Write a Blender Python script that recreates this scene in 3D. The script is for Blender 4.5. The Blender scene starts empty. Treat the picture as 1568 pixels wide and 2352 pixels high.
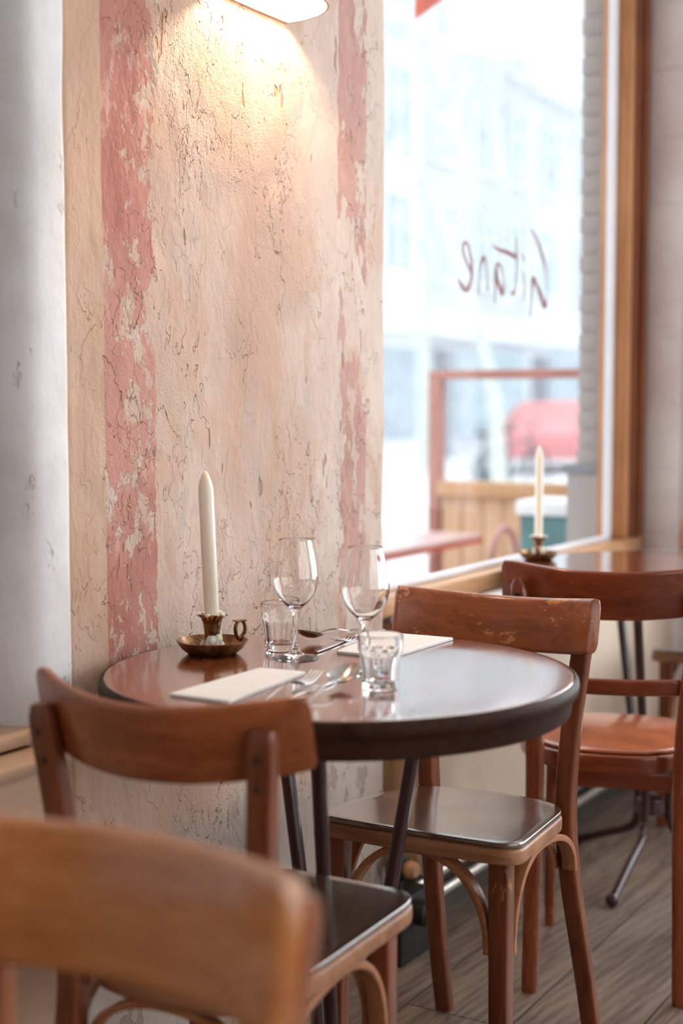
import bpy, bmesh, math, random
from mathutils import Vector, Matrix, noise as mnoise
random.seed(7)
PI = math.pi
sc = bpy.context.scene
COL = sc.collection

# ------------------------------------------------------------------ materials
class NT:
    def __init__(s, name):
        s.m = bpy.data.materials.new(name); s.m.use_nodes = True
        s.t = s.m.node_tree; s.t.nodes.clear()
        s.out = s.n('ShaderNodeOutputMaterial')
    def n(s, typ, **kw):
        nd = s.t.nodes.new(typ)
        for k, v in kw.items(): setattr(nd, k, v)
        return nd
    def put(s, sock, v):
        if v is None: return
        if hasattr(v, 'is_output') or isinstance(v, bpy.types.NodeSocket): s.t.links.new(v, sock)
        else:
            if isinstance(v, (tuple, list)) and len(v) == 3 and sock.type == 'RGBA': v = (*v, 1)
            sock.default_value = v
    def math(s, op, a, b=None, c=None, clamp=False):
        nd = s.n('ShaderNodeMath', operation=op); nd.use_clamp = clamp
        s.put(nd.inputs[0], a); s.put(nd.inputs[1], b); s.put(nd.inputs[2], c)
        return nd.outputs[0]
    def add(s, a, b): return s.math('ADD', a, b)
    def sub(s, a, b): return s.math('SUBTRACT', a, b)
    def mul(s, a, b): return s.math('MULTIPLY', a, b)
    def ramp(s, v, lo, hi, smooth=True):
        nd = s.n('ShaderNodeMapRange'); nd.interpolation_type = 'SMOOTHSTEP' if smooth else 'LINEAR'
        s.put(nd.inputs[0], v); nd.inputs[1].default_value = lo; nd.inputs[2].default_value = hi
        return nd.outputs[0]
    def mix(s, f, a, b, blend='MIX'):
        nd = s.n('ShaderNodeMix', data_type='RGBA', blend_type=blend)
        s.put(nd.inputs[0], f); s.put(nd.inputs[6], a); s.put(nd.inputs[7], b)
        return nd.outputs[2]
    def coord(s, scale=(1, 1, 1), loc=(0, 0, 0), rot=(0, 0, 0), src='Object'):
        tc = s.n('ShaderNodeTexCoord'); mp = s.n('ShaderNodeMapping')
        s.t.links.new(tc.outputs[src], mp.inputs[0])
        mp.inputs['Scale'].default_value = scale; mp.inputs['Location'].default_value = loc; mp.inputs['Rotation'].default_value = rot
        return mp.outputs[0]
    def noise(s, vec, scale, detail=4, rough=.55, dist=0.0, out=0):
        nd = s.n('ShaderNodeTexNoise'); s.put(nd.inputs['Vector'], vec)
        nd.inputs['Scale'].default_value = scale; nd.inputs['Detail'].default_value = detail
        nd.inputs['Roughness'].default_value = rough; nd.inputs['Distortion'].default_value = dist
        return nd.outputs[out]
    def voro(s, vec, scale, feature='F1', out='Distance', rnd=1.0):
        nd = s.n('ShaderNodeTexVoronoi', feature=feature); s.put(nd.inputs['Vector'], vec)
        nd.inputs['Scale'].default_value = scale; nd.inputs['Randomness'].default_value = rnd
        return nd.outputs[out]
    def sep(s, vec):
        nd = s.n('ShaderNodeSeparateXYZ'); s.put(nd.inputs[0], vec); return nd.outputs
    def vadd(s, a, b):
        nd = s.n('ShaderNodeVectorMath', operation='ADD'); s.put(nd.inputs[0], a); s.put(nd.inputs[1], b); return nd.outputs[0]
    def vscale(s, a, k):
        nd = s.n('ShaderNodeVectorMath', operation='SCALE'); s.put(nd.inputs[0], a); nd.inputs['Scale'].default_value = k; return nd.outputs[0]
    def bump(s, h, strength=.3, dist=.002, nrm=None):
        nd = s.n('ShaderNodeBump'); nd.inputs['Strength'].default_value = strength; nd.inputs['Distance'].default_value = dist
        s.put(nd.inputs['Height'], h)
        if nrm is not None: s.put(nd.inputs['Normal'], nrm)
        return nd.outputs[0]
    def bsdf(s, **kw):
        b = s.n('ShaderNodeBsdfPrincipled')
        for k, v in kw.items(): s.put(b.inputs[k.replace('_', ' ')], v)
        s.t.links.new(b.outputs[0], s.out.inputs[0]); return b

def srgb(r, g, b):
    f = lambda c: ((c/255)/12.92 if c/255 <= .04045 else ((c/255+.055)/1.055)**2.4)
    return (f(r), f(g), f(b))

def simple(name, col, rough=.6, metal=0.0, spec=.5, nscale=0, namp=.12, bump=0, coat=0):
    t = NT(name); c = col; nr = None
    if nscale:
        n = t.noise(t.coord(), nscale, 4)
        c = t.mix(t.ramp(n, .3, .7), tuple(x*(1-namp) for x in col), tuple(min(1, x*(1+namp)) for x in col))
        if bump: nr = t.bump(n, .4, bump)
    t.bsdf(Base_Color=c, Roughness=rough, Metallic=metal, Specular_IOR_Level=spec, Normal=nr, Coat_Weight=coat)
    return t.m

def wood(name, dark, light, axis='z', rough=.32, spec=.4, coat=.15, wear=0.0, wearcol=(.36, .15, .06), grain=1.0, seed=0.0, bump=.0004, cior=1.5):
    t = NT(name)
    s = {'x': (1.2, 14, 14), 'y': (14, 1.2, 14), 'z': (14, 14, 1.2)}[axis]
    v = t.coord(scale=tuple(k*grain for k in s), loc=(seed, seed*.7, seed*.3))
    n1 = t.noise(v, 3.2, 6, .6, .6); n2 = t.noise(v, 14, 3, .6)
    n3 = t.noise(t.coord(loc=(seed, 0, 0)), 5, 2)
    f = t.add(t.add(t.mul(n1, .6), t.mul(n2, .25)), t.mul(n3, .35))
    c = t.mix(t.ramp(f, .38, .82), dark, light)
    rg = t.add(t.mul(n2, .12), rough-.05)
    if wear:
        w = t.noise(t.coord(loc=(seed+3, 1, 2), scale=tuple(.6+.25*k/4 for k in s)), 9, 8, .72)
        wm = t.ramp(w, 1-wear, 1-wear+.025)
        c = t.mix(wm, c, wearcol)
    t.bsdf(Base_Color=c, Roughness=rg, Specular_IOR_Level=spec, Coat_Weight=coat, Coat_Roughness=.14, Coat_IOR=cior,
           Normal=t.bump(t.add(n2, t.mul(n1, .5)), .35, bump))
    return t.m

# ------------------------------------------------------------------ mesh helpers
def link(name, bm, mat, parent=None, smooth=True, angle=40, kind=None):
    bmesh.ops.recalc_face_normals(bm, faces=bm.faces)
    me = bpy.data.meshes.new(name); bm.to_mesh(me); bm.free()
    if smooth:
        me.polygons.foreach_set('use_smooth', [True]*len(me.polygons))
        try: me.set_sharp_from_angle(angle=math.radians(angle))
        except Exception: pass
    if mat: me.materials.append(mat)
    o = bpy.data.objects.new(name, me); COL.objects.link(o)
    if parent: o.parent = parent
    if kind: o['kind'] = kind
    return o

def thing(name, label, cat, loc=(0, 0, 0), rz=0.0, group=None):
    o = bpy.data.objects.new(name, None); COL.objects.link(o)
    o.location = loc; o.rotation_euler = (0, 0, rz); o.empty_display_size = .05
    return tag(o, label, cat, group)
def tag(o, label, cat, group=None):
    o['label'] = label; o['category'] = cat
    if group: o['group'] = group
    return o

def box(bm, c, s, bev=0.0, seg=2, rot=None):
    r = bmesh.ops.create_cube(bm, size=1.0)
    vs = r['verts']
    M = Matrix.Translation(c) @ (rot.to_4x4() if rot else Matrix.Identity(4)) @ Matrix.Diagonal((*s, 1))
    bmesh.ops.transform(bm, matrix=M, verts=vs)
    if bev:
        es = set(e for v in vs for e in v.link_edges)
        bmesh.ops.bevel(bm, geom=list(es), offset=bev, segments=seg, profile=.5, affect='EDGES')
def boxmm(bm, a, b, bev=0.0, seg=2):
    box(bm, [(a[i]+b[i])/2 for i in range(3)], [abs(b[i]-a[i]) for i in range(3)], bev, seg)
def bxo(name, a, b, mat, parent=None, bev=0.0, kind=None, seg=2):
    bm = bmesh.new(); boxmm(bm, a, b, bev, seg); return link(name, bm, mat, parent, kind=kind)

def lathe(bm, prof, n=48, c=(0, 0, 0), close=True, mod=None):
    rings = []
    for r, z in prof:
        if r < 1e-6: rings.append([bm.verts.new((c[0], c[1], c[2]+z))]); continue
        ring = []
        for k in range(n):
            a = 2*PI*k/n; rr = r if mod is None else mod(r, z, a)
            ring.append(bm.verts.new((c[0]+rr*math.cos(a), c[1]+rr*math.sin(a), c[2]+z)))
        rings.append(ring)
    for A, B in zip(rings, rings[1:]):
        for k in range(n):
            k2 = (k+1) % n
            if len(A) == 1 and len(B) == 1: continue
            if len(A) == 1: bm.faces.new((A[0], B[k], B[k2]))
            elif len(B) == 1: bm.faces.new((A[k], A[k2], B[0]))
            else: bm.faces.new((A[k], A[k2], B[k2], B[k]))

def sweep(bm, pts, prof, side=None, cap=True, scales=None):
    """prof (a,b): a along 'side' vector, b along normal = tangent x side."""
    pts = [Vector(p) for p in pts]; rings = []
    for i, p in enumerate(pts):
        t = (pts[min(i+1, len(pts)-1)]-pts[max(i-1, 0)]).normalized()
        sd = Vector(side) if side is not None else Vector((0, 0, 1))
        if abs(t.dot(sd.normalized())) > .98 and side is None: sd = Vector((1, 0, 0))
        sd = (sd - t*t.dot(sd)).normalized(); nm = t.cross(sd)
        k = scales[i] if scales else 1.0
        ka, kb = k if isinstance(k, tuple) else (k, k)
        rings.append([bm.verts.new(p+sd*a*ka+nm*b*kb) for a, b in prof])
    n = len(prof)
    for A, B in zip(rings, rings[1:]):
        for k in range(n):
            bm.faces.new((A[k], A[(k+1) % n], B[(k+1) % n], B[k]))
    if cap:
        bm.faces.new(rings[0]); bm.faces.new(list(reversed(rings[-1])))
    return rings
def rrect(w, h, r, seg=3):
    out = []
    for cx, cy, a0 in ((w/2-r, h/2-r, 0), (-w/2+r, h/2-r, 90), (-w/2+r, -h/2+r, 180), (w/2-r, -h/2+r, 270)):
        for k in range(seg+1):
            a = math.radians(a0+90*k/seg); out.append((cx+r*math.cos(a), cy+r*math.sin(a)))
    return out
def circ(r, n=16): return [(r*math.cos(2*PI*k/n), r*math.sin(2*PI*k/n)) for k in range(n)]
def spline(P, n=8):
    P = [Vector(p) for p in P]; out = []
    for i in range(len(P)-1):
        p0 = P[max(i-1, 0)]; p1 = P[i]; p2 = P[i+1]; p3 = P[min(i+2, len(P)-1)]
        for k in range(n):
            t = k/n
            out.append(.5*((2*p1)+(p2-p0)*t+(2*p0-5*p1+4*p2-p3)*t*t+(3*p1-p0-3*p2+p3)*t**3))
    out.append(P[-1]); return out
def tube(bm, pts, r, n=14, sm=8): sweep(bm, spline(pts, sm) if sm else pts, circ(r, n))

def slab(bm, outline, z0, z1, bev=.006, top=None, rings=6, topr=.5):
    """outline: list of (x,y); rounded slab; top(x,y) adds height inside the upper face."""
    n = len(outline); cx = sum(p[0] for p in outline)/n; cy = sum(p[1] for p in outline)/n
    def inset(d):
        o = []
        for i in range(n):
            a = Vector(outline[i-1]); b = Vector(outline[(i+1) % n]); t = (b-a)
            if t.length < 1e-9: o.append(outline[i]); continue
            t.normalize(); nx, ny = -t.y, t.x
            o.append((outline[i][0]+nx*d, outline[i][1]+ny*d))
        return o
    L = []
    for k in range(4):
        a = PI/2*k/3; L.append((inset(bev*(1-math.sin(a))), z0+bev*(1-math.cos(a))))
    for k in range(4):
        a = PI/2*k/3; L.append((inset(bev*(1-math.cos(a))), z1-bev*(1-math.sin(a))))
    R = [[bm.verts.new((x, y, z)) for x, y in o] for o, z in L]
    base = L[-1][0]
    for k in range(1, rings+1):
        s = 1-k/(rings+.001)*.96
        row = []
        for x, y in base:
            X = cx+(x-cx)*s; Y = cy+(y-cy)*s
            row.append(bm.verts.new((X, Y, z1+(top(X, Y, s) if top else 0))))
        R.append(row)
    for A, B in zip(R, R[1:]):
        for k in range(n): bm.faces.new((A[k], A[(k+1) % n], B[(k+1) % n], B[k]))
    bm.faces.new(list(reversed(R[0]))); bm.faces.new(R[-1])

def copy_tree(o, parent=None):
    c = o.copy(); COL.objects.link(c)
    if parent is not None: c.parent = parent; c.matrix_parent_inverse = o.matrix_parent_inverse.copy()
    for ch in [x for x in bpy.data.objects if x.parent == o]: copy_tree(ch, c)
    return c

# ------------------------------------------------------------------ material set
M = {}
def plaster_mat():
    t = NT('striped_flaking_plaster')
    tc = t.coord(); X, Y, Z = t.sep(tc)
    vst = t.coord(scale=(1, 1, .55))
    def nz(scale, det, rough, z=.55, off=(0, 0, 0), dist=0.0): return t.noise(t.coord(scale=(1, 1, z), loc=off), scale, det, rough, dist)
    warp = t.sub(t.noise(tc, 30, 3, .6), .5)
    Xw = t.add(X, t.mul(warp, .006))
    Xr = t.add(X, t.mul(t.sub(t.noise(tc, 17, 4, .65), .5), .035))
    big = nz(2.6, 3, .6); med = nz(9, 4, .62); fine = nz(34, 3, .6); huge = nz(1.1, 2, .5, .6, (5, 0, 9))
    c = t.mix(t.ramp(big, .38, .62), (.56, .375, .285), (.67, .53, .445))
    c = t.mix(t.ramp(t.add(X, t.mul(t.sub(huge, .5), .9)), 1.95, 2.65), c, (.67, .545, .47))
    c = t.mix(t.mul(t.ramp(med, .50, .60), .55), c, (.60, .385, .275))
    c = t.mix(t.mul(t.ramp(nz(5, 7, .68, .5, (4, 2, 7)), .56, .60), .55), c, (.72, .62, .54))
    c = t.mix(t.mul(t.ramp(nz(3.3, 6, .66, .45, (8, 5, 1)), .60, .63), .5), c, (.50, .42, .375))
    # peach strip at the left edge
    left = t.mul(t.math('LESS_THAN', Xw, 1.762), t.ramp(t.add(Z, t.mul(t.sub(med, .5), 1.2)), .25, .95))
    c = t.mix(t.mul(left, .6), c, (.60, .375, .235))
    def band(a, b, ragged_r, ragged_l=False):
        lo = t.math('GREATER_THAN', Xr if ragged_l else Xw, a); hi = t.math('LESS_THAN', Xr if ragged_r else Xw, b)
        return t.mul(lo, hi)
    b1 = band(1.762, 1.890, True); b2 = band(2.49, 2.602, False, True)
    pk = t.mix(t.ramp(nz(4, 5, .6, .55, (2, 2, 2)), .38, .62), (.45, .165, .125), (.57, .27, .215))
    # flaked areas inside the stripes
    pl = nz(22, 5, .70, .55, (1, 5, 3)); reg = nz(3.2, 2, .5, .8, (6, 1, 4))
    edge = t.ramp(X, 1.79, 1.905)
    thr = t.add(t.add(pl, t.mul(t.sub(reg, .5), .22)), t.mul(t.sub(edge, .6), .05))
    fl1 = t.ramp(thr, .545, .555)
    lim = t.ramp(Z, .56, .70)
    k1 = t.mul(t.mul(b1, t.sub(1.0, fl1)), lim)
    pl2 = t.add(nz(13, 5, .66, .34, (7, 2, 1)), t.mul(t.sub(nz(2.6, 1, .5, .8, (3, 7, 2)), .5), .30))
    fl2 = t.ramp(pl2, .500, .512)
    k2 = t.mul(t.mul(b2, t.sub(1.0, fl2)), lim)
    scuff = t.ramp(nz(30, 7, .72, .5, (3, 3, 9)), .57, .61)
    c1 = t.mix(t.mul(scuff, .55), pk, (.64, .42, .33))
    c = t.mix(t.mul(k1, .95), c, c1)
    c = t.mix(t.mul(k2, .9), c, t.mix(t.add(.38, t.mul(scuff, .2)), pk, (.60, .42, .375)))
    # pale, flaked lower coat
    low = t.ramp(t.add(Z, t.mul(t.sub(med, .5), .18)), .46, .36)
    lf = t.ramp(nz(14, 4, .6, .5, (3, 3, 3)), .555, .565)
    c = t.mix(t.mul(low, .85), c, t.mix(lf, (.52, .465, .42), (.38, .31, .255)))
    # flake edges: broken contour lines of noise fields
    def contour(nv, lv, w): return t.ramp(t.math('ABSOLUTE', t.sub(nv, lv)), w, w*.35)
    zone = t.ramp(nz(2.4, 2, .55, .7, (1, 1, 8)), .46, .56); zone2 = t.ramp(nz(4, 2, .55, .7, (8, 1, 1)), .50, .58)
    brk = t.ramp(nz(30, 1, .6, .8, (2, 9, 4)), .50, .56); brk2 = t.ramp(nz(46, 1, .6, .8, (5, 2, 4)), .51, .57)
    fA = nz(11, 4, .62, .55, (5, 1, 2)); fB = nz(24, 3, .60, .62, (1, 4, 7))
    lnA = t.mul(contour(fA, .50, .0062), t.mul(brk, t.add(zone, .22)))
    lnB = t.mul(contour(fB, .50, .0085), t.mul(brk2, zone2))
    cr = t.math('MAXIMUM', lnA, lnB)
    c = t.mix(t.mul(cr, .32), c, (.25, .14, .085))
    # slivers and pits showing brown loam
    pn = nz(17, 3, .7, .30, (2, 8, 5)); pit = t.mul(t.ramp(pn, .675, .70), t.math('GREATER_THAN', X, 1.70))
    c = t.mix(t.mul(pit, .72), c, (.40, .21, .10))
    # relief
    stA = t.ramp(fA, .496, .504); stB = t.ramp(fB, .494, .506)
    sand = t.noise(tc, 230, 1, .65)
    h = t.add(t.mul(big, 1.4), t.mul(med, 1.2))
    h = t.add(h, t.mul(stA, t.add(t.mul(zone, .5), .12))); h = t.add(h, t.mul(t.mul(stB, zone2), .38))
    h = t.sub(h, t.mul(cr, .35)); h = t.sub(h, t.mul(pit, .7))
    h = t.add(h, t.mul(t.add(k1, k2), .25)); h = t.add(h, t.mul(fine, .45)); h = t.add(h, t.mul(sand, t.add(.08, t.mul(zone, .16))))
    h = t.sub(h, t.mul(t.mul(low, lf), .5))
    c = t.mix(1.0, c, (.91, .885, .875), 'MULTIPLY')
    t.bsdf(Base_Color=c, Roughness=.66, Specular_IOR_Level=.3, Normal=t.bump(h, 1.0, .0050))
    return t.m
M['plaster'] = plaster_mat()

def white_plaster():
    t = NT('whitewashed_plaster'); tc = t.coord()
    a = t.noise(tc, 5, 6, .6); b = t.noise(t.coord(scale=(1, 1, .5)), 24, 6, .65)
    c = t.mix(t.ramp(a, .35, .65), (.63, .615, .61), (.76, .755, .77))
    p = t.ramp(b, .62, .74); c = t.mix(t.mul(p, .22), c, (.55, .51, .47))
    t.bsdf(Base_Color=c, Roughness=.7, Normal=t.bump(t.sub(t.add(a, t.mul(b, .5)), p), .9, .004)); return t.m
M['whiteplaster'] = white_plaster()

def paint_wall(name, c0, c1):
    t = NT(name); tc = t.coord()
    a = t.noise(tc, 3, 5, .6); br = t.n('ShaderNodeTexBrick'); t.put(br.inputs['Vector'], t.coord(rot=(PI/2, 0, PI/2)))
    br.inputs['Scale'].default_value = 1.0; br.inputs['Brick Width'].default_value = .21; br.inputs['Row Height'].default_value = .065; br.inputs['Mortar Size'].default_value = .006
    br.inputs['Mortar Smooth'].default_value = .8
    c = t.mix(t.ramp(a, .35, .65), c0, c1)
    t.bsdf(Base_Color=c, Roughness=.6, Normal=t.bump(t.sub(t.mul(a, .6), br.outputs['Fac']), .8, .003)); return t.m
M['paintbrick'] = paint_wall('painted_brick', (.66, .56, .53), (.78, .72, .70))
M['darkwall'] = simple('dark_unseen_wall', (.16, .10, .07), .6, nscale=3, namp=.1)  # unseen walls kept dark so reflections in the varnish stay deep
M['roomwall'] = simple('pale_room_wall', (.62, .52, .44), .7, nscale=3, namp=.05)
M['ceiling'] = simple('ceiling_paint', (.70, .65, .60), .8, nscale=3, namp=.03)

def floor_mat():
    t = NT('weathered_oak_boards')
    v = t.coord(loc=(1.35, .018, 0))
    br = t.n('ShaderNodeTexBrick'); t.put(br.inputs['Vector'], v); br.offset = .37; br.offset_frequency = 2
    br.inputs['Scale'].default_value = 1.0; br.inputs['Brick Width'].default_value = 1.9; br.inputs['Row Height'].default_value = .22
    br.inputs['Mortar Size'].default_value = .0022; br.inputs['Mortar Smooth'].default_value = .1
    br.inputs['Color1'].default_value = (0, 0, 0, 1); br.inputs['Color2'].default_value = (1, 1, 1, 1); br.inputs['Mortar'].default_value = (.5, .5, .5, 1)
    tone = br.outputs['Color']; gap = br.outputs['Fac']
    toff = t.n('ShaderNodeVectorMath', operation='SCALE'); t.put(toff.inputs[0], tone); toff.inputs['Scale'].default_value = 7.0
    g = t.vadd(t.coord(scale=(.8, 15, 1)), toff.outputs[0])
    n1 = t.noise(g, 2.4, 7, .66, .5); n2 = t.noise(t.vadd(t.coord(scale=(3.5, 95, 1)), toff.outputs[0]), 2.5, 4, .65)
    n3 = t.noise(t.coord(), 1.6, 4, .6)
    wav = t.n('ShaderNodeTexWave', wave_type='RINGS', rings_direction='Z'); t.put(wav.inputs['Vector'], t.vadd(t.coord(scale=(.9, 5, 1)), toff.outputs[0]))
    wav.inputs['Scale'].default_value = 3.2; wav.inputs['Distortion'].default_value = 5; wav.inputs['Detail'].default_value = 3
    f = t.add(t.add(t.mul(n1, .50), t.mul(n2, .38)), t.add(t.mul(wav.outputs['Fac'], .08), t.mul(n3, .22)))
    c = t.mix(t.ramp(f, .46, .74), (.075, .048, .035), (.25, .185, .145))
    c = t.mix(t.mul(tone, .28), c, (.20, .145, .11))
    c = t.mix(t.mul(gap, .9), c, (.02, .014, .01))
    h = t.sub(t.add(t.mul(n1, .3), t.mul(n2, .5)), t.mul(gap, 2.0))
    t.bsdf(Base_Color=c, Roughness=t.add(t.mul(n2, .2), .34), Specular_IOR_Level=.5, Normal=t.bump(h, .5, .0012)); return t.m
M['floor'] = floor_mat()

M['wood_z'] = wood('varnished_beech_upright', (.085, .020, .007), (.25, .068, .024), 'z', .30, wear=.40)
M['wood_y'] = wood('varnished_beech_rail', (.17, .042, .014), (.36, .105, .036), 'y', .30, wear=.455, wearcol=(.50, .215, .08))
M['wood_y_clean'] = wood('varnished_beech_backrest', (.19, .050, .016), (.39, .115, .040), 'y', .24, seed=4)
M['wood_honey_y'] = wood('honey_varnished_backrest', (.43, .130, .035), (.66, .27, .090), 'y', .18, coat=1.0, seed=9, grain=.5)
M['wood_honey_z'] = wood('honey_varnished_post', (.20, .055, .018), (.36, .12, .042), 'z', .32, seed=5)
M['wood_edge'] = wood('worn_seat_edge', (.22, .085, .038), (.42, .20, .10), 'y', .42, seed=2)
M['wood_arch'] = wood('bent_beech_bracket', (.24, .082, .032), (.44, .19, .085), 'x', .36, seed=6)
M['seat'] = wood('dark_lacquered_seat', (.045, .021, .013), (.12, .058, .034), 'x', .24, 1.0, 1.0, cior=2.0, seed=11)
M['red_y'] = wood('red_mahogany_rail', (.13, .022, .008), (.27, .060, .020), 'y', .24, seed=13, coat=.5)
M['red_z'] = wood('red_mahogany_post', (.12, .022, .008), (.25, .060, .020), 'z', .26, seed=14, coat=.5)
M['tabletop'] = wood('polished_table_veneer', (.13, .034, .012), (.27, .078, .030), 'x', .12, .8, 1.0, seed=3, bump=.00012, grain=.7)
M['table_edge'] = wood('dark_table_rim', (.020, .007, .004), (.060, .024, .015), 'x', .5, seed=8, coat=0, spec=.10)
M['framewood'] = wood('oiled_window_frame', (.34, .13, .045), (.56, .26, .105), 'z', .38, seed=1, coat=.1)
M['framewood_dark'] = wood('dark_window_frame', (.15, .042, .016), (.28, .085, .032), 'z', .38, seed=1.5, coat=.1)
M['sillwood'] = wood('oiled_window_sill', (.44, .22, .10), (.64, .37, .19), 'x', .42, seed=21, coat=.1)
M['boardwood'] = wood('pale_brown_board', (.42, .235, .13), (.55, .33, .19), 'z', .5, seed=22, coat=0)
M['beige'] = simple('beige_panel_paint', (.70, .57, .45), .5, nscale=2, namp=.04)
M['whitepaint'] = simple('white_gloss_paint', (.82, .82, .82), .4, nscale=6, namp=.03)
M['boxpale'] = wood('pale_veneer_box', (.50, .32, .21), (.62, .42, .29), 'x', .5, seed=31, coat=0)
M['iron'] = simple('maroon_enamelled_tube', (.035, .010, .012), .30, 0, .5, nscale=12, namp=.2, coat=.3)
M['black'] = simple('black_iron', (.02, .018, .017), .5, .3, nscale=20)
M['chrome'] = simple('brushed_pipe_metal', (.62, .58, .53), .32, .8, nscale=30, namp=.08)
M['steel'] = simple('polished_cutlery_steel', (.50, .48, .47), .20, 1.0, nscale=40, namp=.03)
M['screw'] = simple('dark_screw_head', (.05, .03, .02), .35, .7, nscale=60)
M['napkin'] = simple('white_paper_napkin', (.84, .84, .85), .85, nscale=60, namp=.02, bump=.0003)
M['leather'] = simple('tan_leather', (.42, .115, .040), .28, 0, .8, nscale=14, namp=.12, bump=.0006, coat=.6)
M['knob'] = simple('turned_wood_knob', (.40, .20, .10), .4, nscale=10)
M['gap_shade'] = simple('dark_gap', (.05, .04, .035), .8, nscale=9)  # near-black colour stands in for shade in narrow gaps

def wax():
    t = NT('cream_candle_wax')
    t.bsdf(Base_Color=(.86, .80, .68), Roughness=.38, Subsurface_Weight=.5, Subsurface_Radius=(.02, .012, .007), Subsurface_Scale=.5, Coat_Weight=.2,
           Normal=t.bump(t.noise(t.coord(), 30, 3), .15, .001)); return t.m
M['wax'] = wax()
M['wick'] = simple('white_wick', (.7, .66, .58), .8, nscale=50)
def brass():
    t = NT('aged_brass'); n = t.noise(t.coord(), 45, 6, .65)
    c = t.mix(t.ramp(n, .35, .65), (.10, .050, .024), (.36, .20, .09))
    t.bsdf(Base_Color=c, Metallic=.9, Roughness=t.add(t.mul(n, .3), .15), Normal=t.bump(n, .4, .0006)); return t.m
M['brass'] = brass()
def glass(name, rough=0.0):
    t = NT(name); g = t.n('ShaderNodeBsdfPrincipled')
    g.inputs['Base Color'].default_value = (1, 1, 1, 1); g.inputs['Transmission Weight'].default_value = 1
    g.inputs['Roughness'].default_value = rough; g.inputs['IOR'].default_value = 1.5
    t.t.links.new(g.outputs[0], t.out.inputs[0]); return t.m
M['glass'] = glass('clear_drinking_glass')
def pane():
    t = NT('window_glass')
    gm = t.n('ShaderNodeNewGeometry'); dt = t.n('ShaderNodeVectorMath', operation='DOT_PRODUCT')
    t.t.links.new(gm.outputs['Incoming'], dt.inputs[0]); t.t.links.new(gm.outputs['Normal'], dt.inputs[1])
    fz = t.add(t.mul(t.math('POWER', t.sub(1.0, t.math('ABSOLUTE', dt.outputs['Value'])), 5.0), .96), .04)
    tr = t.n('ShaderNodeBsdfTransparent'); gl = t.n('ShaderNodeBsdfGlossy'); gl.inputs['Roughness'].default_value = .02
    mx = t.n('ShaderNodeMixShader'); t.t.links.new(t.mul(fz, .10), mx.inputs[0]); t.t.links.new(tr.outputs[0], mx.inputs[1]); t.t.links.new(gl.outputs[0], mx.inputs[2])
    t.t.links.new(mx.outputs[0], t.out.inputs[0]); return t.m
M['pane'] = pane()
def emit(name, col, st):
    t = NT(name); e = t.n('ShaderNodeEmission'); e.inputs[0].default_value = (*col, 1); e.inputs[1].default_value = st
    t.t.links.new(e.outputs[0], t.out.inputs[0]); return t.m
M['bulb'] = emit('warm_bulb', (1, .72, .46), 1000)
M['shade_out'] = simple('pink_plaster_shade', (.62, .46, .41), .6, nscale=14, namp=.06)
M['shade_in'] = simple('white_shade_lining', (.92, .88, .82), .7, nscale=10, namp=.02)
M['lettering'] = simple('dark_red_paint_lettering', (.17, .022, .018), .5, nscale=30)
def brickm():
    t = NT('red_brick'); br = t.n('ShaderNodeTexBrick'); t.put(br.inputs['Vector'], t.coord(rot=(PI/2, 0, PI/2)))
    br.inputs['Scale'].default_value = 1.0; br.inputs['Brick Width'].default_value = .21; br.inputs['Row Height'].default_value = .062; br.inputs['Mortar Size'].default_value = .007
    br.inputs['Color1'].default_value = (.24, .12, .10, 1); br.inputs['Color2'].default_value = (.33, .18, .145, 1); br.inputs['Mortar'].default_value = (.40, .36, .34, 1)
    t.bsdf(Base_Color=br.outputs['Color'], Roughness=.85, Normal=t.bump(br.outputs['Fac'], -.8, .006)); return t.m
M['brick'] = brickm()
M['render_grey'] = simple('grey_rendered_reveal', (.25, .25, .28), .7, nscale=8, namp=.08)
M['white_strip'] = simple('white_glazing_bead', (.80, .80, .84), .35, nscale=9, namp=.03)
M['street'] = simple('pale_street_paving', (.66, .67, .68), .9, nscale=.8, namp=.05)
M['terr_red'] = simple('red_brown_terrace_frame', (.42, .17, .13), .6, nscale=6, namp=.1)
M['terr_plank'] = wood('orange_terrace_planks', (.60, .34, .19), (.74, .49, .32), 'z', .6, coat=0, seed=41, grain=.5)
M['red_metal'] = simple('red_painted_metal', (.58, .10, .07), .4, nscale=8, namp=.06)
M['red_top'] = simple('pale_pink_tabletop', (.70, .50, .48), .3, 0, .8, nscale=8, namp=.05)  # paler than the red of the rim
M['pink_metal'] = simple('pale_red_tube', (.55, .25, .22), .4, nscale=8, namp=.06)  # paler than the red of the table rim
M['teal'] = simple('teal_planter', (.10, .21, .21), .6, nscale=7, namp=.15)
def canvas():
    t = NT('white_awning_canvas'); d = t.n('ShaderNodeBsdfDiffuse'); tl_ = t.n('ShaderNodeBsdfTranslucent'); mx = t.n('ShaderNodeMixShader')
    d.inputs[0].default_value = (.88, .87, .82, 1); tl_.inputs[0].default_value = (.92, .91, .86, 1); mx.inputs[0].default_value = .55
    t.t.links.new(d.outputs[0], mx.inputs[1]); t.t.links.new(tl_.outputs[0], mx.inputs[2]); t.t.links.new(mx.outputs[0], t.out.inputs[0]); return t.m
M['canvas'] = canvas()
M['orange_cloth'] = simple('red_orange_cloth', (.62, .10, .045), .7, nscale=7, namp=.2)
M['bark'] = simple('hazed_grey_green_bark', (.60, .63, .58), .9, nscale=16, namp=.2)  # glare haze is lightened into the bark colour
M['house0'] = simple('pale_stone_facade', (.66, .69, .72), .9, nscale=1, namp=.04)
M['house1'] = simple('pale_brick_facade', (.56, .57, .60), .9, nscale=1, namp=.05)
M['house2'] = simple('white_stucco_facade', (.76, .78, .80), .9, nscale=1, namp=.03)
M['winframe'] = simple('white_far_window_frame', (.85, .86, .87), .6, nscale=3, namp=.02)
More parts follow.
